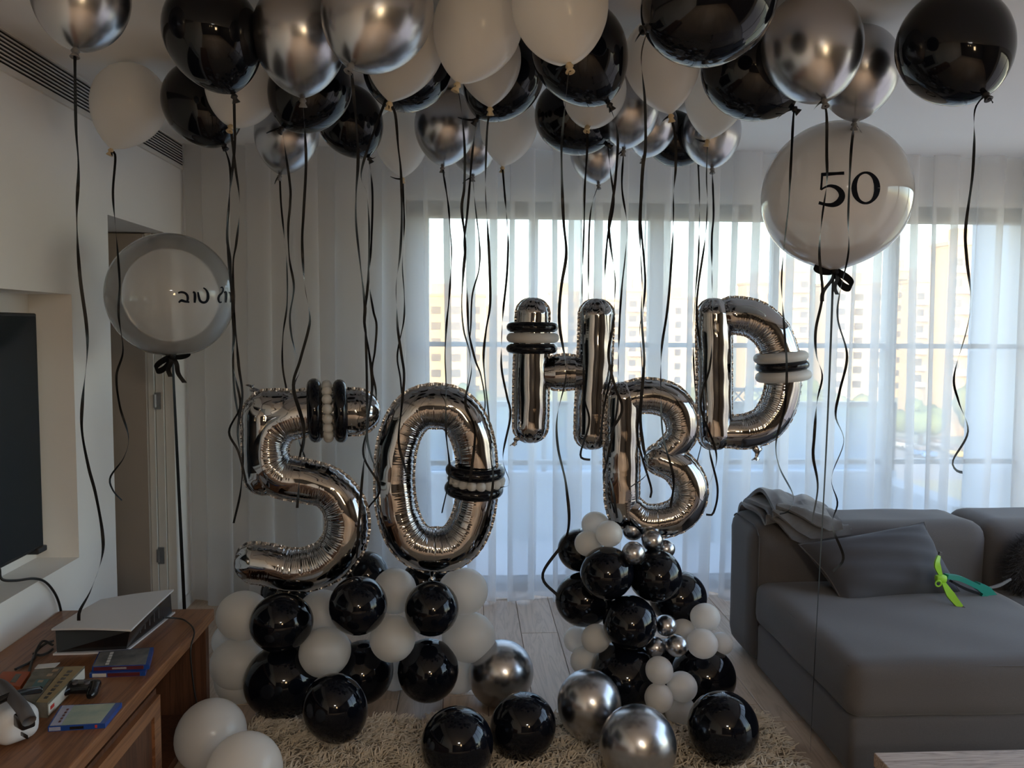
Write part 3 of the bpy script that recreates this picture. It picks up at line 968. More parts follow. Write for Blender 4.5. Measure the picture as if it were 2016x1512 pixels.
# ------------------------------------------------------------------ balloon bases under the foil balloons
GL = 'balloons of the base under the number fifty'
GR = 'balloons of the base under the letters'
BASE = [  # kind, px centre, px radius, depth Y, label, group
    ('w', 478, 1212, 48, 3.44, 'upper white balloon of the pair next to the wooden console', GL),
    ('w', 468, 1307, 50, 3.40, 'lower white balloon of the pair next to the wooden console', GL),
    ('w', 474, 1388, 47, 3.50, 'shaded white balloon at floor level behind the console corner', GL),
    ('w', 458, 1262, 38, 3.66, 'white balloon peeping out behind the pair next to the console', GL),
    ('k', 553, 1226, 57, 3.32, 'round black balloon directly below the tail of the foil five', GL),
    ('k', 558, 1352, 72, 3.40, 'biggest black balloon at floor level under the foil five', GL),
    ('w', 635, 1208, 46, 3.50, 'upper white balloon between two black ones under the five', GL),
    ('w', 639, 1284, 48, 3.38, 'lower white balloon in the middle under the foil five', GL),
    ('k', 705, 1192, 57, 3.30, 'black balloon under the join of the five and zero', GL),
    ('k', 713, 1324, 60, 3.44, 'black floor-level balloon behind the loose black balloon on the rug', GL),
    ('w', 777, 1163, 43, 3.50, 'upper white balloon under the foil zero, crossed by a ribbon', GL),
    ('w', 773, 1257, 45, 3.34, 'lower white balloon between the two black stacks under the zero', GL),
    ('w', 778, 1348, 42, 3.60, 'shaded white balloon deep at the floor under the foil zero', GL),
    ('k', 850, 1198, 53, 3.32, 'upper black balloon of the stack under the foil zero', GL),
    ('k', 843, 1320, 60, 3.36, 'lower black balloon of the stack under the foil zero', GL),
    ('w', 912, 1164, 46, 3.48, 'top white balloon of the column at the window side', GL),
    ('w', 924, 1254, 49, 3.44, 'middle white balloon of the column at the window side', GL),
    ('w', 902, 1322, 42, 3.56, 'bottom white balloon of the column at the window side', GL),
    ('k', 560, 1166, 44, 3.62, 'black balloon flattened under the tail of the foil five', GL),
    ('k', 722, 1128, 42, 3.66, 'black balloon showing behind the foil five and zero', GL),
    ('k', 832, 1142, 40, 3.60, 'black balloon wedged under the bottom of the foil zero', GL),
    ('k', 868, 1140, 20, 3.52, 'small black balloon beside the tip of the foil zero', GL),
    ('k', 640, 1345, 58, 3.62, 'black balloon hidden in the dark core under the five', GL),
    # under the letters
    ('k', 1142, 1083, 42, 3.55, 'black balloon behind the top trio of white balloons', GR),
    ('w', 1172, 1033, 26, 3.42, 'topmost small white balloon under the foil B', GR),
    ('w', 1157, 1070, 25, 3.36, 'small white balloon lying against the upper black balloon', GR),
    ('w', 1199, 1051, 26, 3.34, 'small white balloon crossed by a ribbon end', GR),
    ('w', 1226, 1026, 22, 3.50, 'small white balloon half behind the foot of the B', GR),
    ('s', 1246, 1043, 21, 3.44, 'small chrome ball touching the foot of the foil B', GR),
    ('s', 1247, 1089, 23, 3.28, 'small chrome ball in front of the black dome', GR),
    ('s', 1284, 1064, 21, 3.36, 'small chrome ball in the middle under the foil B', GR),
    ('s', 1309, 1081, 19, 3.40, 'small chrome ball at the sofa end of the top row', GR),
    ('k', 1195, 1128, 52, 3.36, 'black balloon under the top trio of white balloons', GR),
    ('k', 1290, 1133, 52, 3.38, 'black balloon under the top row of chrome balls', GR),
    ('k', 1149, 1180, 53, 3.46, 'black balloon of the middle ring on the window side', GR),
    ('k', 1336, 1176, 52, 3.50, 'black balloon of the middle ring on the sofa side', GR),
    ('k', 1240, 1226, 53, 3.26, 'frontmost black balloon in the middle of the base', GR),
    ('w', 1137, 1259, 26, 3.44, 'small white balloon outermost of the window-side trio', GR),
    ('w', 1173, 1257, 28, 3.34, 'small white balloon innermost of the window-side trio', GR),
    ('w', 1152, 1300, 28, 3.40, 'small white balloon lowest of the window-side trio', GR),
    ('s', 1311, 1231, 21, 3.30, 'uppermost of three small chrome balls in the lower cluster', GR),
    ('s', 1290, 1274, 20, 3.26, 'small chrome ball nearest the big lower black balloon', GR),
    ('s', 1332, 1271, 22, 3.22, 'front small chrome ball beside the sofa-side white balloons', GR),
    ('w', 1345, 1242, 23, 3.38, 'shaded small white balloon behind the sofa-side group', GR),
    ('w', 1389, 1215, 27, 3.36, 'uppermost small white balloon near the sofa arm', GR),
    ('w', 1383, 1267, 29, 3.26, 'front small white balloon near the sofa arm', GR),
    ('w', 1420, 1267, 22, 3.40, 'small white balloon closest to the sofa arm', GR),
    ('k', 1230, 1332, 68, 3.36, 'big lower black balloon behind the two chrome balloons', GR),
    ('k', 1384, 1350, 60, 3.44, 'big lower black balloon on the sofa side of the base', GR),
    ('k', 1310, 1320, 48, 3.52, 'black balloon deep in the core of the lower cluster', GR),
    ('w', 1298, 1320, 27, 3.24, 'upper small white balloon of the low front cluster', GR),
    ('w', 1343, 1352, 29, 3.20, 'sofa-side small white balloon of the low front cluster', GR),
    ('w', 1297, 1374, 28, 3.18, 'middle small white balloon of the low front cluster', GR),
    ('w', 1339, 1405, 30, 3.22, 'lowest small white balloon, almost on the floor', GR),
]
by = np.array([b[4] for b in BASE], float)
isL = np.array([b[5] == GL for b in BASE]) if False else np.array([b[6 - 0] == GL if len(b) > 6 else b[5] == GL for b in BASE])
bx = [(b[1], b[2], b[3]) for b in BASE]


def base_state():
    P, R = [], []
    for (x, y, rp), Y in zip(bx, by):
        q = at(x, y, Y=Y)
        P.append(q)
        R.append(rp / F_PX * ((q - CC) @ CF))
    return np.array(P), np.array(R)


for it in range(150):
    P, R = base_state()
    mv = np.zeros(len(by))
    for i in range(len(by)):
        for j in range(i + 1, len(by)):
            d = P[i] - P[j]
            gap = np.linalg.norm(d) - .93 * (R[i] + R[j])
            if gap < 0:
                sg = 1 if by[i] >= by[j] else -1
                mv[i] += sg * min(.006, -gap)
                mv[j] -= sg * min(.006, -gap)
    lim = np.clip(by + mv, 3.12, 3.80)
    if np.abs(lim - by).max() < 5e-4:
        break
    by = lim
P, R = base_state()
cores = {True: np.array([0, 3.48, 0.0]), False: np.array([0, 3.46, 0.0])}
for i, b in enumerate(BASE):
    left = bool(isL[i])
    cx = (-.42 if P[i][0] < -.42 else (-.16 if P[i][0] > -.16 else P[i][0])) if left else .72
    core = np.array([cx, 3.5, P[i][2] * .9 + .03])
    a = core - P[i]
    if np.linalg.norm(a) < .02:
        a = np.array([0, 1.0, -.2])
    m = {'w': 'white_latex', 'k': 'black_latex', 's': 'chrome_latex'}[b[0]]
    if P[i][2] < R[i] + .004:
        P[i][2] = R[i] + .004
    balloon('balloon', P[i], R[i], a, M[m], b[5], GL if left else GR, 1.12, .52, None, False, 30)

# ------------------------------------------------------------------ loose balloons on the floor
LOOSE = [  # kind, px centre, px width, nozzle px direction end, contact rule, label
    ('k', 659, 1392, 124, 700, 1478, 3.07, 'loose black balloon standing on the far edge of the shag rug'),
    ('s', 987, 1332, 126, 975, 1410, 3.42, 'loose chrome balloon on the planks between the two bases'),
    ('k', 1030, 1432, 127, 1005, 1540, 2.98, 'loose black balloon leaning against the first loose chrome one'),
    ('k', 900, 1478, 142, 905, 1590, 2.84, 'loose black balloon in the middle of the shag rug'),
    ('s', 1160, 1385, 126, 1172, 1480, 3.06, 'loose chrome balloon tilted before the letter base'),
    ('s', 1256, 1470, 150, 1270, 1580, 2.80, 'front loose chrome balloon with a warm glint on the rug'),
    ('k', 1423, 1452, 138, 1432, 1560, 2.92, 'loose black balloon on the planks near the sofa base'),
    ('w', 416, 1450, 133, 380, 1540, 2.96, 'loose pearl balloon leaning on the dark console side'),
    ('w', 482, 1530, 146, 470, 1640, 2.70, 'loose pearl balloon cut by the bottom of the photo'),
]
GF = 'loose balloons lying on the floor'
for kd, x, y, wpx, tx, ty, Y, label in LOOSE:
    c = at(x, y, Y=Y)
    r = wpx / 2 / F_PX * ((c - CC) @ CF)
    if c[2] < r * 1.0 + .012:
        c[2] = r * 1.0 + .012
    L, e = {'s': (1.32, .62), 'w': (1.34, .62), 'k': (1.26, .58)}[kd]
    tgt = at(tx, ty, Y=Y)
    a = tgt - c
    a[1] = .25 * np.linalg.norm(a)
    a /= np.linalg.norm(a)
    # keep the nozzle off the floor
    drop = (c[2] - .02) / (L * r)
    if -a[2] > drop:
        h = math.sqrt(max(1e-6, 1 - drop ** 2))
        hv = np.array([a[0], a[1], 0])
        hv /= np.linalg.norm(hv) + 1e-9
        a = np.array([hv[0] * h, hv[1] * h, -drop])
    balloon('balloon', c, r, a, M[KM[kd][0]], label, GF, L, e, M[KM[kd][1]])


# ------------------------------------------------------------------ foil letters and numbers
class Foil:
    def __init__(self, Y):
        self.Y = Y
        self.mb, self.seam = MB(), MB()

    def stroke(self, pts, hw, closed=False, depth=.95, seed=0, sq=(0, 0), cap=(True, True)):
        r = np.random.default_rng(seed)
        W = np.array([at(x, y, Y=self.Y)[[0, 2]] for x, y in pts])
        sc = np.linalg.norm(at(1000, 700, Y=self.Y) - at(1001, 700, Y=self.Y))
        step = .0024
        C = spline(W, step=step, closed=closed)
        n = len(C)
        if np.isscalar(hw):
            H = np.full(n, hw * sc)
        else:
            H = np.interp(np.linspace(0, 1, n), np.linspace(0, 1, len(hw)), np.array(hw) * sc)
        if closed:
            T = (np.roll(C, -1, 0) - np.roll(C, 1, 0))
        else:
            T = np.gradient(C, axis=0)
        T /= np.linalg.norm(T, axis=1)[:, None] + 1e-12
        N = np.stack([-T[:, 1], T[:, 0]], 1)
        ang = np.unwrap(np.arctan2(T[:, 1], T[:, 0]))
        if closed:
            kap = (np.roll(ang, -6) - np.roll(ang, 6))
            kap = (kap + PI) % (2 * PI) - PI
            kap = kap / (12 * step)
        else:
            kap = np.gradient(ang) / step
        w = 31
        ker = np.ones(w) / w
        kap = np.convolve(np.concatenate([kap[-(w // 2):], kap, kap[:w // 2]]) if closed else np.pad(kap, w // 2, mode='edge'), ker, 'valid')
        s = np.arange(n) * step
        Lt = s[-1]
        capf = np.ones(n)
        u0 = np.ones(n)
        if not closed:
            for end, flag in ((0, cap[0]), (1, cap[1])):
                if flag:
                    d = s if end == 0 else Lt - s
                    u = np.clip((d + .001) / (H * .95), 0, 1)
                    capf *= np.sqrt(np.clip(1 - (1 - u) ** 2, 0, 1))
                    u0 = np.minimum(u0, u)
        nth = 44
        th = np.arange(nth) * 2 * PI / nth
        c_, s_ = np.cos(th), np.sin(th)
        kn = np.clip(np.abs(kap) * H * 1.5, 0, 1)
        sg = np.sign(kap)
        inner = np.clip((c_[None, :] * sg[:, None] - .05) / .95, 0, 1)
        lam = .0105
        idx = np.floor(s / lam).astype(int)
        pd = r.uniform(.25, 1.0, idx.max() + 2)[idx]
        ple = (1 - np.abs(np.sin(PI * s / lam))) ** 1.5 * pd
        big = np.zeros(n)
        for q in np.arange(0, Lt, .035):
            q = q + r.uniform(-.012, .012)
            big += np.exp(-((s - q) / .0028) ** 2) * r.uniform(.2, 1)
        disp = .10 * kn[:, None] * inner ** .9 * ple[:, None] + .10 * kn[:, None] * inner ** .55 * big[:, None]
        # tiny puckers along both seams everywhere
        edge = np.clip((np.abs(c_) - .80) / .2, 0, 1)
        disp += .030 * edge[None, :] * (np.abs(np.sin(PI * s / .021 + r.uniform(0, 3)))[:, None])
        # slow dents
        dent = .016 * np.sin(s[:, None] * 38 + 2 * np.sin(th)[None, :] * 1.5 + r.uniform(0, 6)) * np.sin(s[:, None] * 13 + th[None, :] * 2)
        disp += dent
        # star creases on the rounded ends
        disp += .16 * (1 - u0)[:, None] * np.abs(np.sin(4.5 * th))[None, :] ** 3 * (u0[:, None] > .05)
        rad = (1 - disp) * capf[:, None]
        X = C[:, None, 0] + N[:, None, 0] * (H[:, None] * c_[None, :] * rad)
        Z = C[:, None, 1] + N[:, None, 1] * (H[:, None] * c_[None, :] * rad)
        Yv = self.Y - (H * depth)[:, None] * s_[None, :] * rad
        self.mb.grid(np.stack([X, Yv, Z], -1), closed_u=closed, closed_v=True)
        # flat welded seam with a rippled edge
        for side in (1, -1):
            kk = np.clip(sg * side * kn, 0, 1)
            rip = .0022 * np.sin(2 * PI * s / .031) + .0014 * np.sin(2 * PI * s / .0107)
            wd = (.0058 + .0016 * np.abs(np.sin(PI * s / .024))) * (1 - .5 * kk)
            a = C + N * side * (H * capf * .955)[:, None]
            b = C + N * side * (H * capf + wd)[:, None]
            A = np.stack([a[:, 0], np.full(n, self.Y) + 0 * rip, a[:, 1]], 1)
            B = np.stack([b[:, 0], self.Y + rip, b[:, 1]], 1)
            self.seam.grid(np.stack([A, B], 1), closed_u=closed)
        return self

    def build(self, name, label, group, org, tab=None):
        o = self.mb.build(name, M['foil'], origin=org)
        tag(o, label, 'balloon', group)
        self.seam.build('seam', M['foil_seam'], o, origin=org)
        if tab:
            r = np.random.default_rng(5)
            p = spline([at(x, y, Y=self.Y) for x, y in tab], step=.004)
            k = len(p)
            rad = .012 + .006 * np.sin(np.linspace(0, PI * 2.2, k)) + r.normal(size=k) * .0012
            G = []
            for i in range(k):
                t = np.arange(14) * 2 * PI / 14
                w_ = rad[i] * (1 + .25 * np.cos(5 * t))
                G.append(np.stack([p[i][0] + w_ * np.cos(t), p[i][1] + .6 * w_ * np.sin(t), np.full(14, p[i][2]) + .003 * np.cos(3 * t)], 1))
            MB().grid(np.array(G), closed_v=True).build('filling_tab', M['foil'], o, origin=org)
        return o


GFOIL = 'silver foil letters and numbers'
YF = 3.44
fo = Foil(YF)
fo.stroke([(748, 812), (700, 811), (640, 812), (590, 815), (548, 832), (526, 868), (528, 910), (552, 936), (600, 947), (645, 960), (674, 990), (684, 1028), (676, 1068), (650, 1101), (610, 1119), (570, 1121), (528, 1112), (495, 1108), (462, 1108)],
          [42, 45, 46, 46, 45, 44, 44, 43, 42, 41, 42, 43, 43, 43, 43, 42, 41, 40], seed=1)
fo.stroke([(521, 775), (520, 820), (520, 880), (520, 940), (523, 975)], [38, 43, 42, 41, 34], seed=2)
fo.stroke([(484, 806), (530, 808), (600, 811)], [36, 41, 42], seed=3)
fo.build('foil_number_balloon', 'silver foil number five balloon standing on the left balloon base', GFOIL, at(600, 1160, Y=YF), [(505, 772), (498, 766), (492, 758)])
fo = Foil(YF)
zc = (858, 941)
pts = []
for k in range(22):
    t = 2 * PI * k / 22
    cx, sy = math.cos(t), math.sin(t)
    pts.append((zc[0] + 82 * math.copysign(abs(cx) ** .78, cx), zc[1] + 141 * math.copysign(abs(sy) ** .92, sy)))
fo.stroke(pts, [38, 41, 45, 41, 38, 39, 44, 41, 38], closed=True, seed=4)
fo.build('foil_number_balloon', 'silver foil number zero balloon beside the foil five', GFOIL, at(858, 1120, Y=YF), [(853, 1112), (851, 1128), (850, 1143)])
YH = 3.50
fo = Foil(YH)
fo.stroke([(1050, 586), (1048, 640), (1046, 720), (1045, 800), (1044, 872)], [32, 33, 34, 34.5, 33], seed=5)
fo.stroke([(1175, 588), (1173, 660), (1170, 740), (1166, 820), (1164, 885)], [34, 34, 34, 34.5, 33], seed=6)
fo.stroke([(1070, 735), (1092, 734), (1110, 733), (1128, 733), (1150, 733)], [26, 33, 35, 33, 26], seed=7, cap=(False, False))
fo.build('foil_letter_balloon', 'silver foil letter H balloon with three rings on one leg', GFOIL, at(1110, 885, Y=YH), [(1024, 858), (1016, 868), (1010, 877)])
fo = Foil(YF)
fo.stroke([(1226, 752), (1225, 800), (1224, 870), (1224, 950), (1226, 1000), (1236, 1040)], [33, 35, 35, 35, 34, 26], seed=8)
fo.stroke([(1226, 790), (1252, 781), (1288, 780), (1322, 793), (1341, 824), (1340, 858), (1318, 884), (1290, 900)], [31, 34, 34, 34, 33, 31, 27, 24], seed=9, cap=(False, True))
fo.stroke([(1268, 903), (1300, 905), (1334, 920), (1356, 952), (1356, 985), (1335, 1013), (1298, 1026), (1262, 1022), (1234, 1000)], [27, 31, 34, 35, 35, 35, 34, 33, 30], seed=10, cap=(True, False))
fo.build('foil_letter_balloon', 'silver foil letter B balloon standing on the letter base', GFOIL, at(1290, 1060, Y=YF))
fo = Foil(YH)
fo.stroke([(1405, 587), (1405, 640), (1406, 720), (1406, 800), (1407, 886)], [32, 35, 35, 35, 33], seed=11)
fo.stroke([(1408, 624), (1445, 621), (1485, 629), (1518, 656), (1537, 700), (1542, 748), (1532, 797), (1508, 833), (1474, 848), (1440, 850), (1412, 850)], [34, 36, 37, 37, 36, 35, 36, 37, 36, 33, 28], seed=12, cap=(True, False))
fo.build('foil_letter_balloon', 'silver foil letter D balloon held up beside the foil B', GFOIL, at(1480, 886, Y=YH), [(1489, 878), (1491, 892), (1487, 906)])


def ring(name, px, py, Y, axis, R, rt, m, label, group, beads=0, sq=1.0):
    c = at(px, py, Y=Y)
    ax = np.array(axis, float)
    ax /= np.linalg.norm(ax)
    h = np.array([0, 1.0, 0])
    u = h - ax * (h @ ax)
    u /= np.linalg.norm(u)
    w_ = np.cross(ax, u)
    if not beads:
        a = np.linspace(.06, 2 * PI - .06, 60)
        pts = np.array([c + R * (sq * math.cos(t) * u + math.sin(t) * w_) for t in a])
        rad = rt * np.ones(60)
        rad[:4] *= np.array([.35, .7, .9, .97])
        rad[-4:] *= np.array([.97, .9, .7, .35])
        o = MB().tube(pts, rad, 16).build(name, m, origin=c)
        o.location = c
    else:
        o = empty(name, c)
        me = None
        for k in range(beads):
            t = 2 * PI * k / beads
            p = R * (sq * math.cos(t) * u + math.sin(t) * w_)
            if me is None:
                bd = MB().ball((0, 0, 0), rt, 10, 14).build('bead', m, o)
                me = bd.data
            else:
                bd = bpy.data.objects.new('bead', me)
                COL.objects.link(bd)
                bd.parent = o
            bd.location = p
    tag(o, label, 'balloon', group)
    return o


GRG = 'ring balloons around the foil letters'
ring('ring_balloon', 1048, 644, YH, (0, 0, 1), .088, .021, M['black_latex'], 'upper black ring balloon around the leg of the H', GRG)
ring('ring_balloon', 1049, 665, YH, (0, 0, 1), .090, .0205, M['white_latex'], 'white ring balloon between two black rings on the H', GRG)
ring('ring_balloon', 1047, 686, YH, (0, 0, 1), .087, .021, M['black_latex'], 'lower black ring balloon around the leg of the H', GRG)
ring('ring_balloon', 1537, 703, YH, (-.09, 0, 1), .091, .022, M['white_latex'], 'upper white ring balloon around the bowl of the D', GRG)
ring('ring_balloon', 1540, 720, YH, (-.09, 0, 1), .091, .021, M['black_latex'], 'black ring balloon between two white rings on the D', GRG)
ring('ring_balloon', 1542, 740, YH, (-.09, 0, 1), .094, .022, M['white_latex'], 'lower white ring balloon around the bowl of the D', GRG)
ring('ring_balloon', 620, 808, YF, (1, .16, .03), .103, .029, M['black_latex'], 'black ring balloon on the bar of the five, nearer its stem', GRG)
ring('ring_balloon', 645, 810, YF, (1, .16, .03), .108, .021, M['white_latex'], 'beaded white ring balloon around the bar of the five', GRG, 17)
ring('ring_balloon', 670, 809, YF, (1, .16, .03), .103, .027, M['black_latex'], 'black ring balloon on the bar of the five, nearer the zero', GRG)
ring('ring_balloon', 936, 926, YF, (.05, -.10, 1), .098, .026, M['black_latex'], 'upper black ring balloon around the side of the zero', GRG)
ring('ring_balloon', 938, 945, YF, (.05, -.10, 1), .100, .021, M['white_latex'], 'beaded white ring balloon around the side of the zero', GRG, 17)
ring('ring_balloon', 933, 962, YF, (.05, -.10, 1), .098, .025, M['black_latex'], 'lower black ring balloon around the side of the zero', GRG)


# ------------------------------------------------------------------ the two big printed balloons
def sphere_hit(px, py, c, r, lift=.0012):
    d = ray(px, py)
    d = d / np.linalg.norm(d)
    oc = CC - c
    b = oc @ d
    disc = b * b - (oc @ oc - r * r)
    t = -b - math.sqrt(max(disc, 0))
    P = CC + d * t
    nrm = (P - c) / np.linalg.norm(P - c)
    return c + nrm * (r + lift)


PEN = 1.0


def pen(mb, pts, widths, c, r, n=None):
    """calligraphic stroke: centre line in picture pixels, laid on the balloon surface"""
    P = spline(pts, step=1.2)
    k = len(P)
    W = np.interp(np.linspace(0, 1, k), np.linspace(0, 1, len(widths)), widths) * PEN
    T = np.gradient(P, axis=0)
    T /= np.linalg.norm(T, axis=1)[:, None] + 1e-9
    N = np.stack([-T[:, 1], T[:, 0]], 1)
    A, B = P + N * W[:, None] / 2, P - N * W[:, None] / 2
    G = np.array([[sphere_hit(*A[i], c, r), sphere_hit(*B[i], c, r)] for i in range(k)])
    mb.grid(G)


def bubble(px, py, wpx, Y, m, label, bot, top=1.02):
    c = at(px, py, Y=Y)
    r = wpx / 2 / F_PX * ((c - CC) @ CF)
    t_end = PI * (.70 if bot > 0 else .84)
    prof = [(math.sin(t), (top if t < PI / 2 else 1.0) * math.cos(t)) for t in np.linspace(0, t_end, 40)]
    q, z = prof[-1]
    zb = -(1.0 + bot)
    k1 = (.36 if bot > 0 else .16)
    q1, z1 = q + k1 * math.cos(t_end), z - k1 * math.sin(t_end)
    for u in np.linspace(0, 1, 12)[1:]:
        prof.append(((1 - u) ** 2 * q + 2 * u * (1 - u) * q1 + u * u * .03, (1 - u) ** 2 * z + 2 * u * (1 - u) * z1 + u * u * zb))
    v = np.arange(56) * 2 * PI / 56
    Pm = np.array([[(a * math.cos(t), a * math.sin(t), b) for t in v] for a, b in prof]) * r
    o = MB().grid(Pm[::-1], closed_v=True).build('printed_balloon', m)
    o.location = c
    tag(o, label, 'balloon')
    return o, c, r, np.array([c[0], c[1], c[2] + zb * r])


def bow(o, c, tip, s, flip=1):
    mb = MB()
    t = np.linspace(0, 1, 22)
    for sgn, ln, hh in ((-1, .065, .022), (1, .058, -.055)):
        ang = t * 2 * PI
        loop = np.array(tip) + np.stack([sgn * flip * ln * s * np.sin(ang / 2) ** 1.2 * (1 - .15 * np.cos(ang)), -.014 - .010 * np.sin(ang), hh * s * np.sin(ang / 2) + .016 * s * np.sin(ang)], 1)
        G = np.stack([loop + np.array([0, -.010, .012 * s]), loop + np.array([0, .012, -.012 * s])], 1)
        mb.grid(G)
    for sgn, ln in ((-1, .11), (.25, .085)):
        tail = np.array(tip) + np.stack([sgn * flip * .045 * s * t ** .8 + .006 * np.sin(t * 7), -.015 - .006 * np.sin(t * 5), -ln * s * t], 1)
        mb.grid(np.stack([tail + np.array([-.009 * s, 0, 0]), tail + np.array([.009 * s, .006, 0])], 1))
    mb.ball(np.array(tip) + np.array([0, -.012, 0]), (.017 * s, .015 * s, .015 * s), 8, 12)
    mb.build('bow', M['satin'], o, origin=c)


o, c, r, tip = bubble(1645, 387, 283, 3.0, M['white_bubble'], 'big round white balloon printed with a black 50 above the sofa', .03)
mb = MB()
# figure five
pen(mb, [(1617, 344), (1630, 343), (1645, 342), (1662, 341)], [7, 7, 6, 6.5], c, r)
pen(mb, [(1619, 342), (1618, 355), (1616.5, 374)], [5, 4, 4.5], c, r)
pen(mb, [(1616.5, 374), (1624, 369), (1634, 366), (1646, 369), (1655, 377), (1657.5, 387), (1652, 397), (1641, 403), (1628, 403), (1612, 399)], [3, 4, 6.5, 9.5, 12, 13, 11.5, 8, 6, 6.5], c, r)
# figure zero
ov = [(1704 + 22.5 * math.cos(q), 370 + 30 * math.sin(q)) for q in np.linspace(0, 2 * PI, 40)]
pen(mb, ov, [12.5, 10.5, 6, 4.5, 7, 11, 11.5, 9, 5, 4.5, 7.5, 11.5, 12.5], c, r)
mb.build('print', M['print'], o, origin=c)
bow(o, c, tip, 1.0)
mb = MB()
end = at(1608, 1482, Z=.004)
end[0] = min(end[0], 1.285)
path = np.array([tip + (end - tip) * u for u in np.linspace(0, 1, 60)])
path[:, 0] += .004 * np.sin(np.linspace(0, 5, 60))
strip(mb, path, .011, np.linspace(.3, 1.1, 60))
mb.build('tether', M['satin'], o, origin=c)

o, c, r, tip = bubble(337, 583, 241, 3.52, M['milky_bubble'], 'big round milky see-through balloon with Hebrew lettering by the doorway', -.02)


def hx(pts):
    return [(x / 3.6, 380 + y / 3.6) for x, y in pts]


PEN = 1.3
mb = MB()
pen(mb, hx([(1262, 708), (1285, 703), (1308, 708), (1324, 722), (1330, 742), (1328, 768)]), [2.6, 3.4, 3.4, 3.8, 4.0, 3.4], c, r)
pen(mb, hx([(1266, 776), (1285, 762), (1310, 768), (1342, 774)]), [2.5, 4.2, 3.6, 2.4], c, r)
pen(mb, hx([(1366, 702), (1378, 708), (1381, 735), (1379, 778)]), [3.0, 4.2, 4.2, 3.2], c, r)
pen(mb, hx([(1402, 702), (1408, 735), (1418, 764), (1440, 776), (1462, 768), (1473, 742), (1470, 708), (1456, 684), (1440, 672)]), [2.4, 3.6, 3.8, 3.6, 3.8, 4.6, 4.2, 3.0, 2.0], c, r)
pen(mb, hx([(1562, 672), (1574, 668), (1580, 684), (1572, 706), (1552, 728), (1546, 752), (1554, 774), (1570, 772)]), [1.8, 2.4, 2.6, 3.0, 3.6, 3.4, 2.8, 1.8], c, r)
pen(mb, hx([(1586, 706), (1600, 702), (1602, 735), (1598, 776)]), [2.2, 3.2, 3.2, 2.4], c, r)
pen(mb, hx([(1622, 702), (1632, 712), (1638, 742), (1634, 776)]), [1.6, 2.4, 2.4, 2.0], c, r)
mb.build('print', M['print'], o, origin=c)
bow(o, c, tip, 1.0, -1)
mb = MB()
end = at(363, 1197, Y=3.55)
dirv = (end - tip) / np.linalg.norm(end - tip)
end = tip + dirv * ((.01 - tip[2]) / dirv[2])
path = np.array([tip + (end - tip) * u for u in np.linspace(0, 1, 60)])
strip(mb, path, .014, np.linspace(1.2, .2, 60))
mb.build('tether', M['satin'], o, origin=c)


# ------------------------------------------------------------------ sofa
def soft_box(x0, x1, y0, y1, z0, z1, bev, name, m, parent, org, seed=0, puff=.0, wr=.003, res=.035):
    """rounded upholstered block with slight wrinkles"""
    def axis_pts(a, b):
        n = max(3, int((b - a) / res))
        u = np.linspace(0, 1, 4)
        inner = np.linspace(a + bev, b - bev, n)
        lo = a + bev * (1 - np.cos(u * PI / 2))
        return np.concatenate([lo[:-1], inner, (b - bev * (1 - np.cos(u * PI / 2)))[::-1][1:]])
    ax = [axis_pts(x0, x1), axis_pts(y0, y1), axis_pts(z0, z1)]
    lo = np.array([x0, y0, z0]) + bev
    hi = np.array([x1, y1, z1]) - bev
    r = np.random.default_rng(seed)
    fx = r.uniform(8, 16, (6, 3))
    fp = r.uniform(0, 6, 6)

    def warp(G):
        Cc = np.clip(G, lo, hi)
        D = G - Cc
        # cube to sphere within the rounded rim
        mx = np.abs(D).max(-1, keepdims=True)
        ln = np.linalg.norm(D, axis=-1, keepdims=True)
        D = np.where(ln > 1e-9, D / np.maximum(ln, 1e-9) * mx, D)
        Q = Cc + D
        mid = (np.array([x0, y0, z0]) + np.array([x1, y1, z1])) / 2
        half = (np.array([x1, y1, z1]) - np.array([x0, y0, z0])) / 2
        U = (Q - mid) / half
        if puff:
            Q[..., 2] += puff * np.clip(U[..., 2], 0, 1) * (1 - U[..., 0] ** 2) * (1 - U[..., 1] ** 2)
        nz = sum(np.sin((Q * fx[k]).sum(-1) + fp[k]) for k in range(6)) / 6
        Q = Q + (U * wr) * nz[..., None]
        return Q
    mb = MB()
    for d in range(3):
        a, b = [q for q in range(3) if q != d]
        for side in (0, 1):
            A, B = np.meshgrid(ax[a], ax[b], indexing='ij')
            G = np.zeros(A.shape + (3,))
            G[..., a], G[..., b] = A, B
            G[..., d] = (ax[d][0], ax[d][-1])[side]
            Q = warp(G)
            if (side == 1) == (d == 1):
                Q = Q[::-1]
            mb.grid(Q)
    # weld
    o = mb.build(name, m, parent, origin=org)
    bm = bmesh.new()
    bm.from_mesh(o.data)
    bmesh.ops.remove_doubles(bm, verts=bm.verts, dist=.0004)
    bmesh.ops.recalc_face_normals(bm, faces=bm.faces)
    bm.to_mesh(o.data)
    bm.free()
    o.data.polygons.foreach_set('use_smooth', [True] * len(o.data.polygons))
    return o


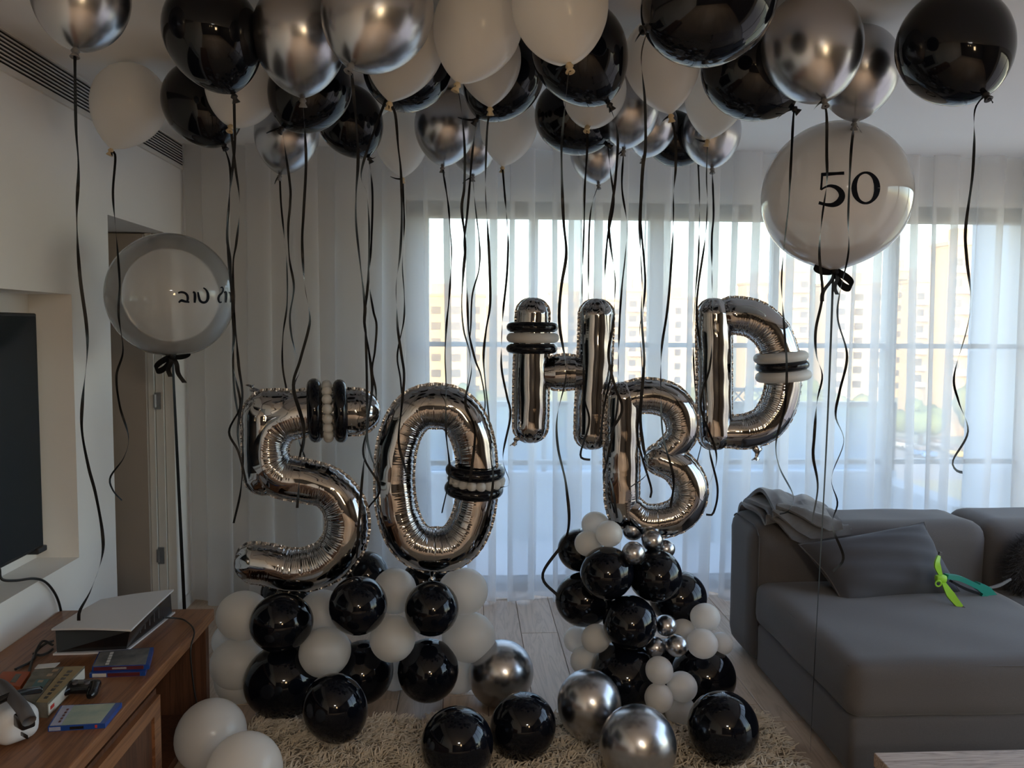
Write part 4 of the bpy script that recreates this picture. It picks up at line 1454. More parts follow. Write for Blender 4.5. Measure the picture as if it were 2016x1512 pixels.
SX = 1.325
sofa = empty('corner_sofa', (2.2, 3.4, 0), 'charcoal grey fabric corner sofa with a deep chaise before the curtains', 'sofa')
so = sofa.location
soft_box(SX + .01, 2.37, 2.78, 3.74, .025, .235, .022, 'chaise_base', M['sofa'], sofa, so, 1)
soft_box(SX - .005, 2.375, 2.765, 3.76, .225, .43, .055, 'chaise_cushion', M['sofa'], sofa, so, 2, puff=.018, wr=.005)
soft_box(2.38, XR - .06, 3.05, 3.76, .025, .225, .022, 'seat_base', M['sofa'], sofa, so, 3)
soft_box(2.38, XR - .06, 3.02, 3.76, .215, .38, .05, 'seat_cushion', M['sofa'], sofa, so, 4, puff=.01, wr=.005)
soft_box(SX - .02, 2.43, 3.72, 4.12, .025, .695, .085, 'back_cushion', M['sofa'], sofa, so, 5, wr=.006)
soft_box(2.415, XR - .06, 3.72, 4.12, .025, .700, .085, 'back_cushion', M['sofa'], sofa, so, 6, wr=.006)
for xx, yy in ((SX + .08, 2.86), (2.25, 2.86), (SX + .08, 4.02), (3.2, 4.02), (3.2, 3.12)):
    MB().box(xx - .03, xx + .03, yy - .03, yy + .03, 0, .03).build('foot', M['plastic_black'], sofa, smooth=False, origin=so)
# stitched seams
mb = MB()
zt = .408
mb.tube(spline([(SX + .012, 3.70, zt), (SX + .012, 3.3, zt + .001), (SX + .012, 2.81, zt)], n=30), .0035, 6)
mb.tube(spline([(SX + .012, 2.81, zt), (1.8, 2.782, zt + .004), (2.36, 2.782, zt)], n=30), .0035, 6)
mb.build('seam', M['sofa_light'], sofa, origin=so)
mb = MB()
yy = np.linspace(3.735, 4.09, 24)
zz = .695 - .085 + .085 * np.sqrt(np.clip(1 - (np.maximum(np.abs(yy - 3.92) - .115, 0) / .085) ** 2, 0, 1)) - .018
mb.tube(np.stack([np.full(24, SX + .006), yy, zz], 1), .0035, 6)
mb.tube(np.stack([np.full(12, SX + .008), np.full(12, 3.732), np.linspace(zz[0], .06, 12)], 1), .0035, 6)
mb.build('seam', M['sofa_light'], sofa, origin=so)


# pillow
def pillow(name, corners, thick, m, label, cat, seed, n=30, piping=None):
    A, B, C_, D = [np.array(q) for q in corners]  # bl br tr tl
    u = np.linspace(0, 1, n)
    U, V = np.meshgrid(u, u, indexing='ij')
    base = ((1 - U) * (1 - V))[..., None] * A + (U * (1 - V))[..., None] * B + (U * V)[..., None] * C_ + ((1 - U) * V)[..., None] * D
    ce = (A + B + C_ + D) / 4
    # pinch sides towards the middle between the corners
    pin = .10
    dU, dV = (np.sin(PI * U)), (np.sin(PI * V))
    edge = np.maximum(np.abs(2 * U - 1), np.abs(2 * V - 1)) ** 4
    base = base + (ce - base) * (pin * edge * np.maximum(dU, dV) ** 1.0 * (1 - np.minimum(dU, dV)))[..., None] * .8
    nrm = np.cross(B - A, D - A)
    nrm /= np.linalg.norm(nrm)
    r = np.random.default_rng(seed)
    h = (1 - np.abs(2 * U - 1) ** 2.6) ** .55 * (1 - np.abs(2 * V - 1) ** 2.6) ** .55
    wr = .10 * np.sin(15 * (U * .35 + V * .95) + 2.5 * np.sin(4 * U)) * (1 - h * .55) + .05 * np.sin(27 * V + 9 * U)
    mb = MB()
    f = base + nrm * (h * thick / 2 * (1 + wr))[..., None]
    k = base - nrm * (h * thick / 2)[..., None]
    mb.grid(f)
    mb.grid(k[::-1])
    o = mb.build(name, m, origin=tuple((A + B) / 2))
    tag(o, label, cat)
    loop = np.concatenate([base[:, 0], base[-1, 1:], base[::-1, -1][1:], base[0, ::-1][1:]])
    MB().tube(loop, .0035, 6).build('piping', piping or m, o, origin=tuple((A + B) / 2))
    return o


bl, br = at(1662, 1192, Y=3.44), at(1893, 1170, Y=3.52)
tl, tr = at(1572, 1072, Y=3.62), at(1819, 1028, Y=3.66)
pillow('throw_pillow', (bl, br, tr, tl), .19, M['pillow'], 'slate grey throw pillow tilted against the sofa back', 'pillow', 3, piping=M['sofa_light'])

# folded blanket on the end of the sofa back
bk = empty('folded_blanket', (1.5, 3.9, .69), 'grey folded blanket heaped on the end of the sofa back', 'blanket')


def drape(px0, px1, tops, hems, lift, name, seed, slant):
    """cloth laid over the sofa back: up from behind, over the top, hanging in front; tops and hems in picture pixels along x"""
    nu, nv = 64, 60
    r = np.random.default_rng(seed)
    ph = r.uniform(0, 6, 6)
    G = np.zeros((nu, nv, 3))
    for i, uu in enumerate(np.linspace(0, 1, nu)):
        px_ = px0 + (px1 - px0) * uu
        X = at(px_, 1010, Y=3.85)[0]
        zt = at(px_, np.interp(uu, np.linspace(0, 1, len(tops)), tops), Y=3.86)[2]
        zh = at(px_, np.interp(uu, np.linspace(0, 1, len(hems)), hems), Y=3.70)[2]
        zt = max(zt, .705 + lift)
        prof = spline([(4.12 + lift, .60), (4.11 + lift, .68), (4.02, (zt + .70) / 2 + .02), (3.90, zt), (3.80, zt - .008), (3.735 - lift, zt - .035), (3.700 - lift, (zt + zh) / 2 + .01), (3.695 - lift, zh)], n=nv)
        for j in range(nv):
            vv = j / (nv - 1)
            q = uu * 7.5 + slant * vv * 5
            wv = .010 * math.sin(q + ph[0]) + .007 * math.sin(2.3 * q + ph[1] + 1.5 * vv) + .005 * math.sin(16 * vv + 5 * uu + ph[2])
            wv *= .45 + .55 * math.sin(PI * min(1, max(0, vv)))
            side = .012 * math.sin(9 * vv + ph[3]) * (1 if uu < .5 else -1) * abs(2 * uu - 1) ** 3
            n_ = (-1.0, .35) if prof[j][0] < 3.76 else ((.9, .4) if prof[j][0] > 4.06 else (0.0, 1.0))
            G[i, j] = (X + side, prof[j][0] + n_[0] * (wv + .012), prof[j][1] + n_[1] * (wv + .010))
    H_ = G.copy()
    ctr = np.array([0, 3.90, .60])
    d = H_ - ctr
    d[..., 0] = 0
    H_ -= d / np.linalg.norm(d, axis=-1, keepdims=True) * .018
    mb = MB().grid(G).grid(H_[::-1])
    rim = lambda Q: np.concatenate([Q[:, 0], Q[-1, 1:], Q[::-1, -1][1:], Q[0, ::-1][1:]])
    mb.grid(np.stack([rim(H_), rim(G)], 0))
    return mb.build(name, M['blanket'], bk, origin=bk.location)


drape(1486, 1650, [1006, 1000, 1000, 1004, 1012, 1030, 1046], [1012, 1030, 1062, 1072, 1066, 1062, 1062, 1060], .0, 'lower_fold', 2, .6)
drape(1492, 1640, [992, 984, 984, 988, 994, 1006, 1026], [1004, 1022, 1044, 1058, 1058, 1054, 1050], .022, 'middle_fold', 4, -.9)
drape(1500, 1618, [976, 973, 974, 978, 984, 996], [992, 1000, 1014, 1030, 1040, 1038], .044, 'upper_fold', 7, 1.2)

# fluffy cushion at the frame edge
fc = at(2052, 1118, Y=3.62)
fl = MB().ball((0, 0, 0), (.15, .08, .14), 16, 24)
fu = fl.build('fluffy_cushion', M['fur'], origin=(0, 0, 0))
fu.location = (fc[0], 3.62, .385 + .135)
tag(fu, 'dark fluffy cushion at the photo edge on the sofa', 'cushion')
r = np.random.default_rng(9)
vs, fs = [], []
for k in range(5000):
    d = r.normal(size=3)
    d /= np.linalg.norm(d)
    p = d * np.array([.15, .08, .14])
    t_ = d + r.normal(size=3) * .45 + np.array([0, 0, -.3])
    q1 = p + t_ * .016
    q2 = p + t_ * .032 + r.normal(size=3) * .006
    sd = np.cross(t_, r.normal(size=3))
    sd = sd / np.linalg.norm(sd) * .0009
    o0 = len(vs)
    vs += [p - sd, p + sd, q1 + sd, q1 - sd, q2]
    fs += [(o0, o0 + 1, o0 + 2, o0 + 3), (o0 + 3, o0 + 2, o0 + 4)]
ff = MB().add(vs, fs).build('fur', M['fur'], fu)
ff['kind'] = 'stuff'

# green toy crossbow on the chaise
toy = empty('toy_crossbow', tuple(at(1870, 1175, Y=3.42)), 'lime and teal plastic toy crossbow lying on the sofa chaise', 'toy')
to = np.array(toy.location)
YT = 3.40


def limb(pts, wd, th, m, nm, par):
    """flat bent limb through picture points on plane YT"""
    P = spline([at(x, y, Y=q) for x, y, q in pts], step=.006)
    k = len(P)
    W = np.interp(np.linspace(0, 1, k), np.linspace(0, 1, len(wd)), wd)
    T = np.gradient(P, axis=0)
    T /= np.linalg.norm(T, axis=1)[:, None]
    a = np.cross(T, np.array([0, 1.0, 0]))
    a /= np.linalg.norm(a, axis=1)[:, None]
    b = np.cross(a, T)
    G = np.stack([P + a * W[:, None] / 2 + b * th / 2, P + a * W[:, None] / 2 - b * th / 2, P - a * W[:, None] / 2 - b * th / 2, P - a * W[:, None] / 2 + b * th / 2], 1)
    mb = MB().grid(G, closed_v=True)
    mb.f += [(0, 1, 2, 3), tuple((k - 1) * 4 + q for q in (3, 2, 1, 0))]
    mb.m += [0, 0]
    return mb.build(nm, m, par, origin=to, angle=40)


limb([(1853, 1136, 3.40), (1845, 1112, 3.40), (1848, 1094, 3.41)], [.012, .026, .012], .010, M['lime'], 'bow_limb', toy)
limb([(1855, 1144, 3.39), (1872, 1172, 3.34), (1893, 1198, 3.30)], [.014, .034, .022], .010, M['lime'], 'bow_limb', toy)
limb([(1850, 1093, 3.41), (1852, 1087, 3.41)], [.012, .013], .012, M['rubber_grey'], 'limb_tip', toy)
limb([(1893, 1197, 3.30), (1906, 1210, 3.27)], [.021, .020], .014, M['rubber_grey'], 'limb_tip', toy)
ho = MB()
cq = at(1852, 1139, Y=3.39)
ho.rbox(cq, (.045, .03, .03), .008, 2)
ho.tube([cq + np.array([-.02 + .012 * math.cos(q), -.018, -.016 + .012 * math.sin(q)]) for q in np.linspace(0, 2 * PI, 20)], .0035, 6)
ho.build('hub', M['lime'], toy, origin=to, angle=40)
limb([(1862, 1134, 3.40), (1890, 1139, 3.42), (1925, 1155, 3.46)], [.018, .022, .022], .026, M['teal'], 'stock', toy)
limb([(1922, 1152, 3.46), (1940, 1162, 3.48), (1958, 1173, 3.50)], [.030, .042, .012], .030, M['teal'], 'grip_block', toy)
limb([(1930, 1172, 3.47), (1940, 1178, 3.47), (1944, 1183, 3.47)], [.026, .030, .026], .022, M['teal'], 'trigger_handle', toy)
limb([(1872, 1144, 3.41), (1898, 1158, 3.43), (1926, 1168, 3.46)], [.010, .012, .010], .016, M['plastic_black'], 'rail', toy)
limb([(1945, 1158, 3.49), (1968, 1152, 3.52), (1990, 1140, 3.54)], [.008, .014, .010], .006, M['rubber_grey'], 'strap', toy)

# ------------------------------------------------------------------ coffee table (its corner shows)
tb = empty('coffee_table', (1.9, 1.7, 0), 'low grey-brown wooden coffee table in front of the sofa', 'table')
tX, tY, tZ = 1.122, 2.195, .42
MB().rbox((tX + .55, tY - .35, tZ - .02), (1.1, .7, .04), .003, 2).build('tabletop', M['grey_wood'], tb, smooth=False, origin=tb.location)
MB().box(tX + .02, tX + 1.08, tY - .68, tY - .02, tZ - .13, tZ - .04).build('apron', M['walnut_dark'], tb, smooth=False, origin=tb.location)
for qx in (tX + .06, tX + 1.04):
    for qy in (tY - .64, tY - .06):
        MB().box(qx - .035, qx + .035, qy - .035, qy + .035, 0, tZ - .13).build('leg', M['walnut_dark'], tb, smooth=False, origin=tb.location)

# ------------------------------------------------------------------ shag rug
RX0, RX1, RY0, RY1 = -.86, 1.20, 1.35, 3.27
rug = MB().box(RX0, RX1, RY0, RY1, .0005, .012).build('shag_rug', M['rug_base'], smooth=False, origin=((RX0 + RX1) / 2, (RY0 + RY1) / 2, 0))
rug.location = ((RX0 + RX1) / 2, (RY0 + RY1) / 2, 0)
tag(rug, 'cream shaggy rug on the oak floor under the loose balloons', 'rug')
r = np.random.default_rng(11)
n = 26000
bxy = np.stack([r.uniform(RX0, RX1, n), RY1 - (RY1 - RY0) * r.random(n) ** 1.5], 1)
cl = 0.5 * np.sin(bxy[:, 0] * 40 + 3 * np.sin(bxy[:, 1] * 31)) + .5 * np.sin(bxy[:, 1] * 47 + 2 * np.sin(bxy[:, 0] * 23))
ang = cl * 2.2 + r.normal(size=n) * .9
ln = r.uniform(.026, .050, n)
d = np.stack([np.cos(ang), np.sin(ang)], 1)
segs = []
for k in range(5):
    q = k / 4
    hgt = .010 + ln * (1.25 * q - .65 * q * q)
    off = d * (ln * (.25 * q + .75 * q * q))[:, None]
    wv = np.stack([-d[:, 1], d[:, 0]], 1) * (.004 * np.sin(5 * q + ang * 3))[:, None]
    segs.append(np.concatenate([bxy + off + wv, hgt[:, None]], 1))
side = np.concatenate([np.stack([-d[:, 1], d[:, 0]], 1), np.zeros((n, 1))], 1)
V = np.zeros((n, 10, 3))
for k in range(5):
    wk = .0030 * (1 - .35 * k / 4)
    V[:, 2 * k] = segs[k] - side * wk
    V[:, 2 * k + 1] = segs[k] + side * wk + np.array([0, 0, .0012])
V[..., 0] -= (RX0 + RX1) / 2
V[..., 1] -= (RY0 + RY1) / 2
base = np.arange(n)[:, None, None] * 10
quad = np.array([[2 * k, 2 * k + 1, 2 * k + 3, 2 * k + 2] for k in range(4)])[None]
Fq = (base + quad).reshape(-1, 4)
me = bpy.data.meshes.new('pile')
me.from_pydata(V.reshape(-1, 3).tolist(), [], Fq.tolist())
me.materials.append(M['rug'])
me.polygons.foreach_set('use_smooth', [True] * len(me.polygons))
pile = bpy.data.objects.new('pile', me)
COL.objects.link(pile)
pile.parent = rug
pile['kind'] = 'stuff'

# ------------------------------------------------------------------ television in its niche
p0 = at(83, 1078, X=XL - .035)
p1 = at(76, 617, X=XL - .035)
ty1, tz0, tz1 = (p0[1] + p1[1]) / 2, p0[2], p1[2]
tv = empty('television', (XL - .08, ty1 - .75, tz0), 'flat black television mounted inside the wall niche', 'television')
MB().rbox((XL - .06, ty1 - .73, (tz0 + tz1) / 2), (.05, 1.46, tz1 - tz0), .006, 2).build('bezel', M['tv_body'], tv, smooth=False, origin=tv.location)
MB().box(XL - .0365, XL - .0335, ty1 - 1.45, ty1 - .012, tz0 + .014, tz1 - .012).build('screen', M['tv'], tv, smooth=False, origin=tv.location)
MB().box(XL - .150, XL - .08, ty1 - 1.1, ty1 - .3, tz0 + .2, tz1 - .2).build('mount', M['tv_body'], tv, smooth=False, origin=tv.location)
MB().rbox((XL - .05, ty1 - .03, tz0 - .004), (.05, .07, .022), .004, 2).build('bracket', M['tv_body'], tv, smooth=False, origin=tv.location)
cb = MB()
pp = [at(-20, 1095, X=XL - .03), at(-2, 1118, X=XL - .02), at(3, 1140, X=XL + .0), at(30, 1143, X=XL + .012), at(65, 1139, X=XL + .012), at(88, 1145, X=XL + .014), at(106, 1165, X=XL + .014), at(117, 1190, X=XL + .015), at(123, 1222, X=XL + .016), at(126, 1240, X=XL + .03)]
cb.tube(spline(pp, step=.01), .0048, 8)
tag(cb.build('cable', M['cable'], origin=pp[3]), 'black cable running from the television down the wall', 'cable')

# ------------------------------------------------------------------ wooden media console
CX1, CY1, CZ = -1.0, 3.29, .48
con = empty('media_console', (-1.3, 2.3, 0), 'reddish wooden media console along the left wall', 'console')
co = con.location
MB().rbox(((XL + CX1) / 2 + .004, (CY1 + .5) / 2, CZ - .0225), (CX1 - XL - .008, CY1 - .5, .045), .004, 2).build('top', M['walnut'], con, smooth=False, origin=co)
MB().box(XL + .01, CX1 - .02, CY1 - .05, CY1 - .012, 0, CZ - .045).build('end_panel', M['walnut_dark'], con, smooth=False, origin=co)
MB().box(XL + .01, XL + .03, .52, CY1 - .05, 0, CZ - .045).build('back_panel', M['walnut_dark'], con, smooth=False, origin=co)
fy1 = at(309, 1440, X=CX1 - .03)[1]
MB().box(XL + .03, CX1 - .03, .52, fy1, .05, CZ - .085).build('cabinet', M['walnut_dark'], con, smooth=False, origin=co)
MB().box(XL + .03, CX1 - .03, fy1 + .0005, CY1 - .0505, .05, .075).build('shelf', M['walnut_dark'], con, smooth=False, origin=co)
MB().box(XL + .05, CX1 - .06, .56, CY1 - .08, 0, .05).build('plinth', M['walnut_dark'], con, smooth=False, origin=co)
for q in range(2):
    b_ = fy1 - .012 - q * .62
    dr = MB()
    a_ = b_ - .60
    x0_ = CX1 - .03
    z0_, z1_ = .06, CZ - .10
    dr.box(x0_, x0_ + .018, a_, a_ + .055, z0_, z1_).box(x0_, x0_ + .018, b_ - .055, b_, z0_, z1_)
    dr.box(x0_, x0_ + .018, a_ + .055, b_ - .055, z1_ - .05, z1_).box(x0_, x0_ + .018, a_ + .055, b_ - .055, z0_, z0_ + .05)
    dro = dr.build('cabinet_door', M['walnut'], con, smooth=False, origin=co)
    MB().box(x0_, x0_ + .008, a_ + .055, b_ - .055, z0_ + .05, z1_ - .05).build('door_panel', M['walnut_dark'], dro, smooth=False, origin=co)
    MB().ball((x0_ + .03, a_ + .03, .25), .012, 8, 12).build('knob', M['steel'], dro, origin=co)


# things on the console
def on(x, y, z=CZ):
    return at(x, y, Z=z)


gc = empty('game_console', tuple((on(105, 1286) + on(345, 1204)) / 2), 'white and black game console lying flat on the wooden console', 'electronics')
go = np.array(gc.location)


def plate(quad, thick, bulge, nm, m):
    A, B, C_, D = [np.array(q) for q in quad]
    u = np.linspace(0, 1, 24)
    U, V = np.meshgrid(u, u, indexing='ij')
    G = ((1 - U) * (1 - V))[..., None] * A + (U * (1 - V))[..., None] * B + (U * V)[..., None] * C_ + ((1 - U) * V)[..., None] * D
    G[..., 2] += bulge * (np.sin(PI * U) * .6 + np.sin(PI * V) * .4)
    H_ = G.copy()
    H_[..., 2] -= thick
    mb = MB().grid(G).grid(H_[::-1])
    rim = lambda Q: np.concatenate([Q[:, 0], Q[-1, 1:], Q[::-1, -1][1:], Q[0, ::-1][1:]])
    mb.grid(np.stack([rim(G), rim(H_)], 0))
    return mb.build(nm, m, gc, origin=go, angle=50)


zt_ = CZ + .098
T4 = [on(101, 1238, zt_ - .012), on(258, 1240, zt_ - .006), on(342, 1160, zt_ + .006), on(198, 1180, zt_)]
B4 = [on(104, 1287, CZ + .010), on(250, 1280, CZ + .006), on(345, 1204, CZ + .010), on(200, 1222, CZ + .012)]
plate(T4, .006, .006, 'top_plate', M['plastic_white'])
plate(B4, .006, -.004, 'bottom_plate', M['plastic_white'])
mid_t, mid_b = sum(T4) / 4, sum(B4) / 4
ins = lambda Q, c_, f: [c_ + (q - c_) * f for q in Q]
lo4, hi4 = ins(B4, mid_b, .94), ins(T4, mid_t, .94)
mb = MB()
mb.add(lo4 + [q - np.array([0, 0, .008]) for q in hi4], [(0, 3, 2, 1), (4, 5, 6, 7), (0, 1, 5, 4), (1, 2, 6, 5), (2, 3, 7, 6), (3, 0, 4, 7)])
mb.build('body', M['plastic_black'], gc, smooth=False, origin=go)
mb = MB()
for q in range(6):
    f0 = .18 + q * .1
    a_ = lo4[1] + (lo4[2] - lo4[1]) * f0
    mb.tube([a_ + np.array([.002, -.002, .02]), a_ + np.array([.002, -.002, .06])], .0022, 5)
mb.build('cooling_fin', M['rubber_grey'], gc, origin=go)

for q, pts_ in enumerate(([on(105, 1262, CZ + .03), on(88, 1268, CZ + .02), on(70, 1285, CZ + .006), on(60, 1312, CZ + .006), on(57, 1325, CZ + .006)],
                          [on(104, 1270, CZ + .03), on(85, 1262, CZ + .04), on(72, 1280, CZ + .02), on(64, 1300, CZ + .006), on(30, 1318, CZ + .006)],
                          [on(104, 1278, CZ + .02), on(95, 1285, CZ + .006), on(80, 1290, CZ + .006), on(66, 1287, CZ + .006)])):
    lab = ('black cable curling from the game console toward the orange box', 'black cable arching highest behind the game console', 'short black cable lying flat beside the game console')[q]
    tag(MB().tube(spline(pts_, step=.006), .0042, 8).build('cable', M['cable'], origin=pts_[0]), lab, 'cable')
pts_ = [on(322, 1216, CZ + .03), on(345, 1217, CZ + .012), on(365, 1222, CZ + .006), np.array([CX1 + .006, on(384, 1245)[1], CZ + .003]), np.array([CX1 + .010, on(389, 1256)[1], CZ - .06]), np.array([CX1 + .012, on(389, 1256)[1] + .06, .2]), np.array([CX1 + .02, on(389, 1256)[1] + .22, .02])]
tag(MB().tube(spline(pts_, step=.008), .003, 8).build('cable', M['cable'], origin=pts_[0]), 'thin black cable trailing over the console edge to the floor', 'cable')


def slab(name, quad_px, z, th, mats, label, cat, group=None, parts=()):
    """flat rectangular item lying at height z; quad_px = its top corners: near-left, near-right, far-right, far-left"""
    q = [at(x, y, Z=z + th) for x, y in quad_px]
    o = empty(name, tuple(sum(q) / 4 - np.array([0, 0, th])), label, cat, group)
    MB().prism([p - np.array([0, 0, th]) for p in q], (0, 0, th)).build('case', mats[0], o, smooth=False, origin=o.location)
    return o, q


def lie(q, u0, u1, v0, v1, lift=.0008):
    A, B, C_, D = q
    f = lambda u, v: (1 - u) * (1 - v) * A + u * (1 - v) * B + u * v * C_ + (1 - u) * v * D + np.array([0, 0, lift])
    return [f(u0, v0), f(u1, v0), f(u1, v1), f(u0, v1)]


def sheet(o, q, rect, m, nm, lift=.0008):
    MB().prism(lie(q, *rect, 0.0), (0, 0, lift)).build(nm, m, o, smooth=False, origin=o.location)


def front_strip(o, q, th, u0, u1, w0, w1, m, nm):
    """strip on the near edge (the spine) of a slab"""
    A, B = q[0], q[1]
    out = np.cross(B - A, np.array([0, 0, 1.0]))
    out /= np.linalg.norm(out)
    p = [A + (B - A) * u0 - np.array([0, 0, th * w0]), A + (B - A) * u1 - np.array([0, 0, th * w0]), A + (B - A) * u1 - np.array([0, 0, th * w1]), A + (B - A) * u0 - np.array([0, 0, th * w1])]
    MB().prism(p[::-1], out * .0008).build(nm, m, o, smooth=False, origin=o.location)


M['case_blue'] = mat('case_blue', (.012, .06, .30), .25)
M['sleeve_teal'] = mat('sleeve_meadow', (.20, .30, .28), .35, noise=(22, .5, (.42, .46, .36)))
M['sleeve_dark'] = mat('sleeve_night', (.035, .045, .06), .3, noise=(25, .5, (.22, .22, .22)))
M['sleeve_sky'] = mat('sleeve_sky', (.22, .32, .48), .35, noise=(30, .5, (.50, .46, .60)))
M['label_white'] = mat('label_white', (.6, .6, .6), .5)
M['label_maroon'] = mat('label_maroon', (.10, .015, .02), .4)
M['gold'] = mat('gold_card', (.34, .26, .13), .45, noise=(40, .4, (.25, .18, .08)))
M['photo_card'] = mat('photo_card', (.05, .055, .04), .4, noise=(28, .5, (.22, .20, .16)))
M['orange'] = mat('orange_card', (.42, .09, .025), .5)
M['pages'] = mat('paper_pages', (.62, .60, .55), .7)
M['red_mark'] = mat('red_mark', (.5, .04, .03), .4)

GG = 'disc cases on the wooden console'
o, q = slab('disc_case', [(94, 1431), (207, 1424), (240, 1383), (120, 1389)], CZ, .014, [M['case_blue']], 'bright blue disc case near the front edge of the console', 'disc case', GG)
sheet(o, q, (.03, .90, .03, .97), M['sleeve_teal'], 'sleeve')
sheet(o, q, (.03, .22, .03, .97), M['sleeve_sky'], 'sleeve_band', .0014)
for k in range(5):
    sheet(o, q, (.14 + .0 * k, .18, .15 + k * .14, .24 + k * .14), M['label_maroon'], 'lettering', .0018)
front_strip(o, q, .014, .02, .22, .15, .85, M['sleeve_sky'], 'spine_label')
front_strip(o, q, .014, .38, .62, .25, .8, M['plastic_black'], 'spine_title')
front_strip(o, q, .014, .82, .86, .2, .8, M['red_mark'], 'spine_mark')
o, q2 = slab('disc_case', [(176, 1326), (286, 1322), (296, 1295), (196, 1297)], CZ, .014, [M['case_blue']], 'lower disc case of the pair beside the game console', 'disc case', GG)
front_strip(o, q2, .014, .05, .30, .1, .9, M['label_white'], 'spine_label')
front_strip(o, q2, .014, .32, .9, .1, .9, M['label_maroon'], 'spine_band')
o, q = slab('disc_case', [(181, 1313), (294, 1309), (303, 1274), (195, 1283)], CZ + .0145, .014, [M['case_blue']], 'upper disc case of the pair beside the game console', 'disc case', GG)
sheet(o, q, (.02, .93, .03, .97), M['sleeve_dark'], 'sleeve')
for k in range(5):
    sheet(o, q, (.22, .28, .08 + k * .17, .20 + k * .17), M['label_white'], 'lettering', .0015)
front_strip(o, q, .014, .03, .9, .1, .9, M['label_maroon'], 'spine_band')
front_strip(o, q, .014, .35, .6, .3, .7, M['label_white'], 'spine_title')
bo, q = slab('boxed_book', [(70, 1384), (93, 1385), (167, 1311), (128, 1312)], CZ, .042, [M['photo_card']], 'thick gold-topped boxed book lying across the console', 'book')
sheet(bo, q, (.0, 1, .02, .98), M['gold'], 'cover', .0012)
rs_ = np.random.default_rng(4)
for k in range(8):
    sheet(bo, q, (.36, .62, .1 + k * .10, .16 + k * .10), M['plastic_black'], 'lettering', .0018)
A_, B_ = q[1], q[2]
out = np.cross(B_ - A_, np.array([0, 0, 1.0]))
out /= np.linalg.norm(out)
MB().prism([A_ + (B_ - A_) * .02 - np.array([0, 0, .036]), A_ + (B_ - A_) * .98 - np.array([0, 0, .036]), A_ + (B_ - A_) * .98 - np.array([0, 0, .006]), A_ + (B_ - A_) * .02 - np.array([0, 0, .006])][::-1], out * -.0).build('page_edge', M['pages'], bo, smooth=False, origin=bo.location) if False else None
MB().prism([A_ + (B_ - A_) * u_ - np.array([0, 0, w_]) for u_, w_ in ((.02, .037), (.98, .037), (.98, .006), (.02, .006))], out * .0012).build('page_edge', M['pages'], bo, smooth=False, origin=bo.location)
MB().prism([A_ + (B_ - A_) * u_ - np.array([0, 0, w_]) for u_, w_ in ((.06, .026), (.15, .026), (.15, .016), (.06, .016))], out * .002).build('mark', M['red_mark'], bo, smooth=False, origin=bo.location)
po, q = slab('picture_book', [(32, 1374), (69, 1383), (126, 1312), (68, 1318)], CZ, .034, [M['photo_card']], 'dark picture book lying beside the gold-topped boxed book', 'book')
M['teal_print'] = mat('teal_print', (.06, .16, .18), .4)
M['skin_print'] = mat('pale_print', (.42, .30, .20), .4)
sheet(po, q, (.35, .85, .30, .62), M['teal_print'], 'cover_picture', .001)
for u_, v_ in ((.30, .18), (.45, .52), (.62, .72), (.7, .86)):
    sheet(po, q, (u_, u_ + .2, v_, v_ + .07), M['skin_print'], 'cover_patch', .0014)
ob, q = slab('orange_box', [(-14, 1344), (40, 1352), (60, 1322), (6, 1322)], CZ, .026, [M['orange']], 'flat orange box near the wall behind the books', 'box')
sheet(ob, q, (.55, .75, .2, .8), M['photo_card'], 'lettering', .001)
cd, q = slab('paper_card', [(68, 1316), (108, 1313), (118, 1304), (75, 1308)], CZ + .0355, .002, [M['label_white']], 'small white card lying on the dark picture book', 'card')
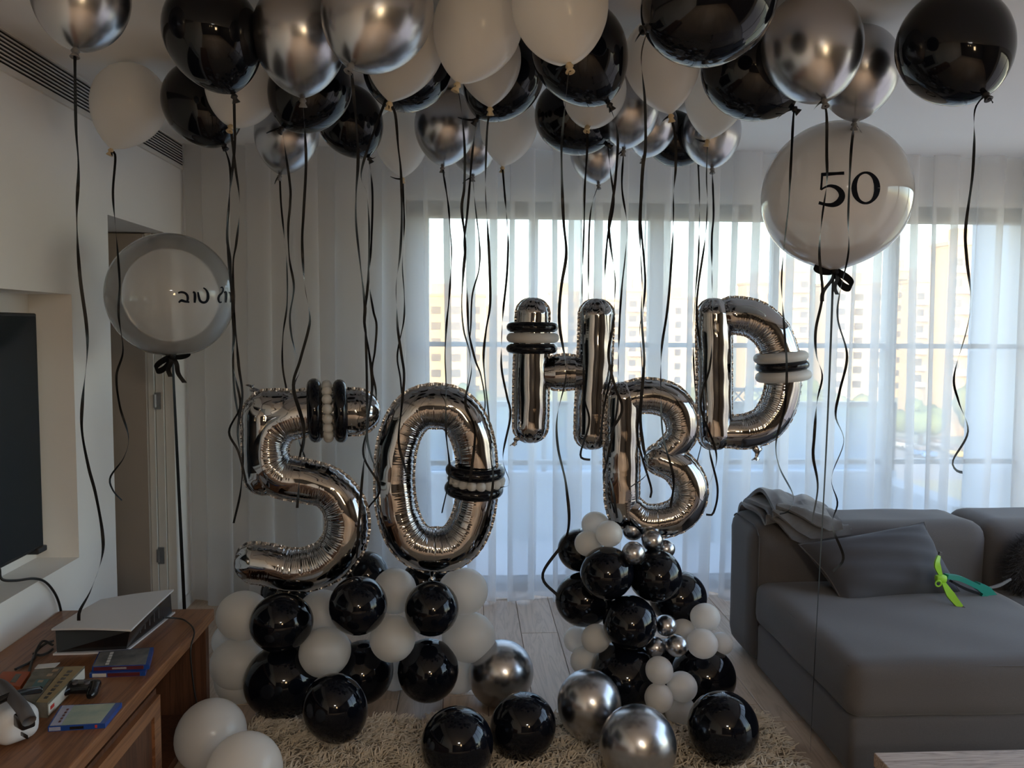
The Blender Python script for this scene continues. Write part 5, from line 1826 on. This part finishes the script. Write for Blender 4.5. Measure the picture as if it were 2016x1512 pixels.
# dark controller under the boxed book's far end
gp = empty('game_controller', tuple(on(150, 1372)), 'black game controller half behind the boxed book', 'controller')
mb = MB()
c0 = on(142, 1366)
mb.rbox(c0 + np.array([.03, .0, .022]), (.10, .055, .03), .013, 3)
mb.tube(spline([c0 + np.array([.0, .0, .024]), c0 + np.array([-.012, -.035, .020]), c0 + np.array([-.014, -.062, .018])], n=10), [.018, .018, .017, .017, .016, .016, .015, .014, .012, .008], 12)
mb.tube(spline([c0 + np.array([.065, .0, .024]), c0 + np.array([.076, -.035, .020]), c0 + np.array([.078, -.062, .018])], n=10), [.018, .018, .017, .017, .016, .016, .015, .014, .012, .008], 12)
mb.build('body', M['plastic_black'], gp, origin=tuple(gp.location), angle=40)
for dx in (.015, .05):
    MB().tube([c0 + np.array([dx, -.012, .036]), c0 + np.array([dx, -.012, .046])], .008, 12).build('thumbstick', M['rubber_grey'], gp, origin=tuple(gp.location))

# virtual reality headset
hs = empty('headset', tuple(on(20, 1440)), 'white visor headset with black straps at the console corner', 'headset')
h0 = on(12, 1448)
hb = MB()
Rz = Matrix.Rotation(math.radians(-38), 3, 'Z')
hb.rbox(h0 + np.array([.0, .0, .05]), (.19, .11, .095), .035, 5, Rz)
hb.build('visor', M['plastic_white'], hs, origin=tuple(hs.location), angle=50)
hb = MB()
hb.tube(spline([at(-30, 1345, Z=CZ + .10), at(2, 1350, Z=CZ + .11), at(25, 1372, Z=CZ + .125), at(45, 1396, Z=CZ + .12), at(58, 1420, Z=CZ + .10)], step=.006), .017, 10)
hb.build('head_strap', M['rubber_grey'], hs, origin=tuple(hs.location))
hb = MB()
hb.tube(spline([at(-25, 1392, Z=CZ + .12), at(15, 1372, Z=CZ + .13), at(50, 1362, Z=CZ + .12), at(78, 1358, Z=CZ + .10)], step=.006), .010, 10)
hb.build('side_strap', M['plastic_black'], hs, origin=tuple(hs.location))
hb = MB().rbox(at(48, 1418, Z=CZ + .085), (.05, .035, .035), .006, 2, Rz)
hb.build('strap_clip', M['plastic_black'], hs, origin=tuple(hs.location), angle=40)
hb = MB().rbox(at(48, 1448, Z=CZ + .045), (.035, .004, .010), .0015, 2, Rz)
hb.build('nose_slot', M['plastic_black'], hs, origin=tuple(hs.location), angle=40)
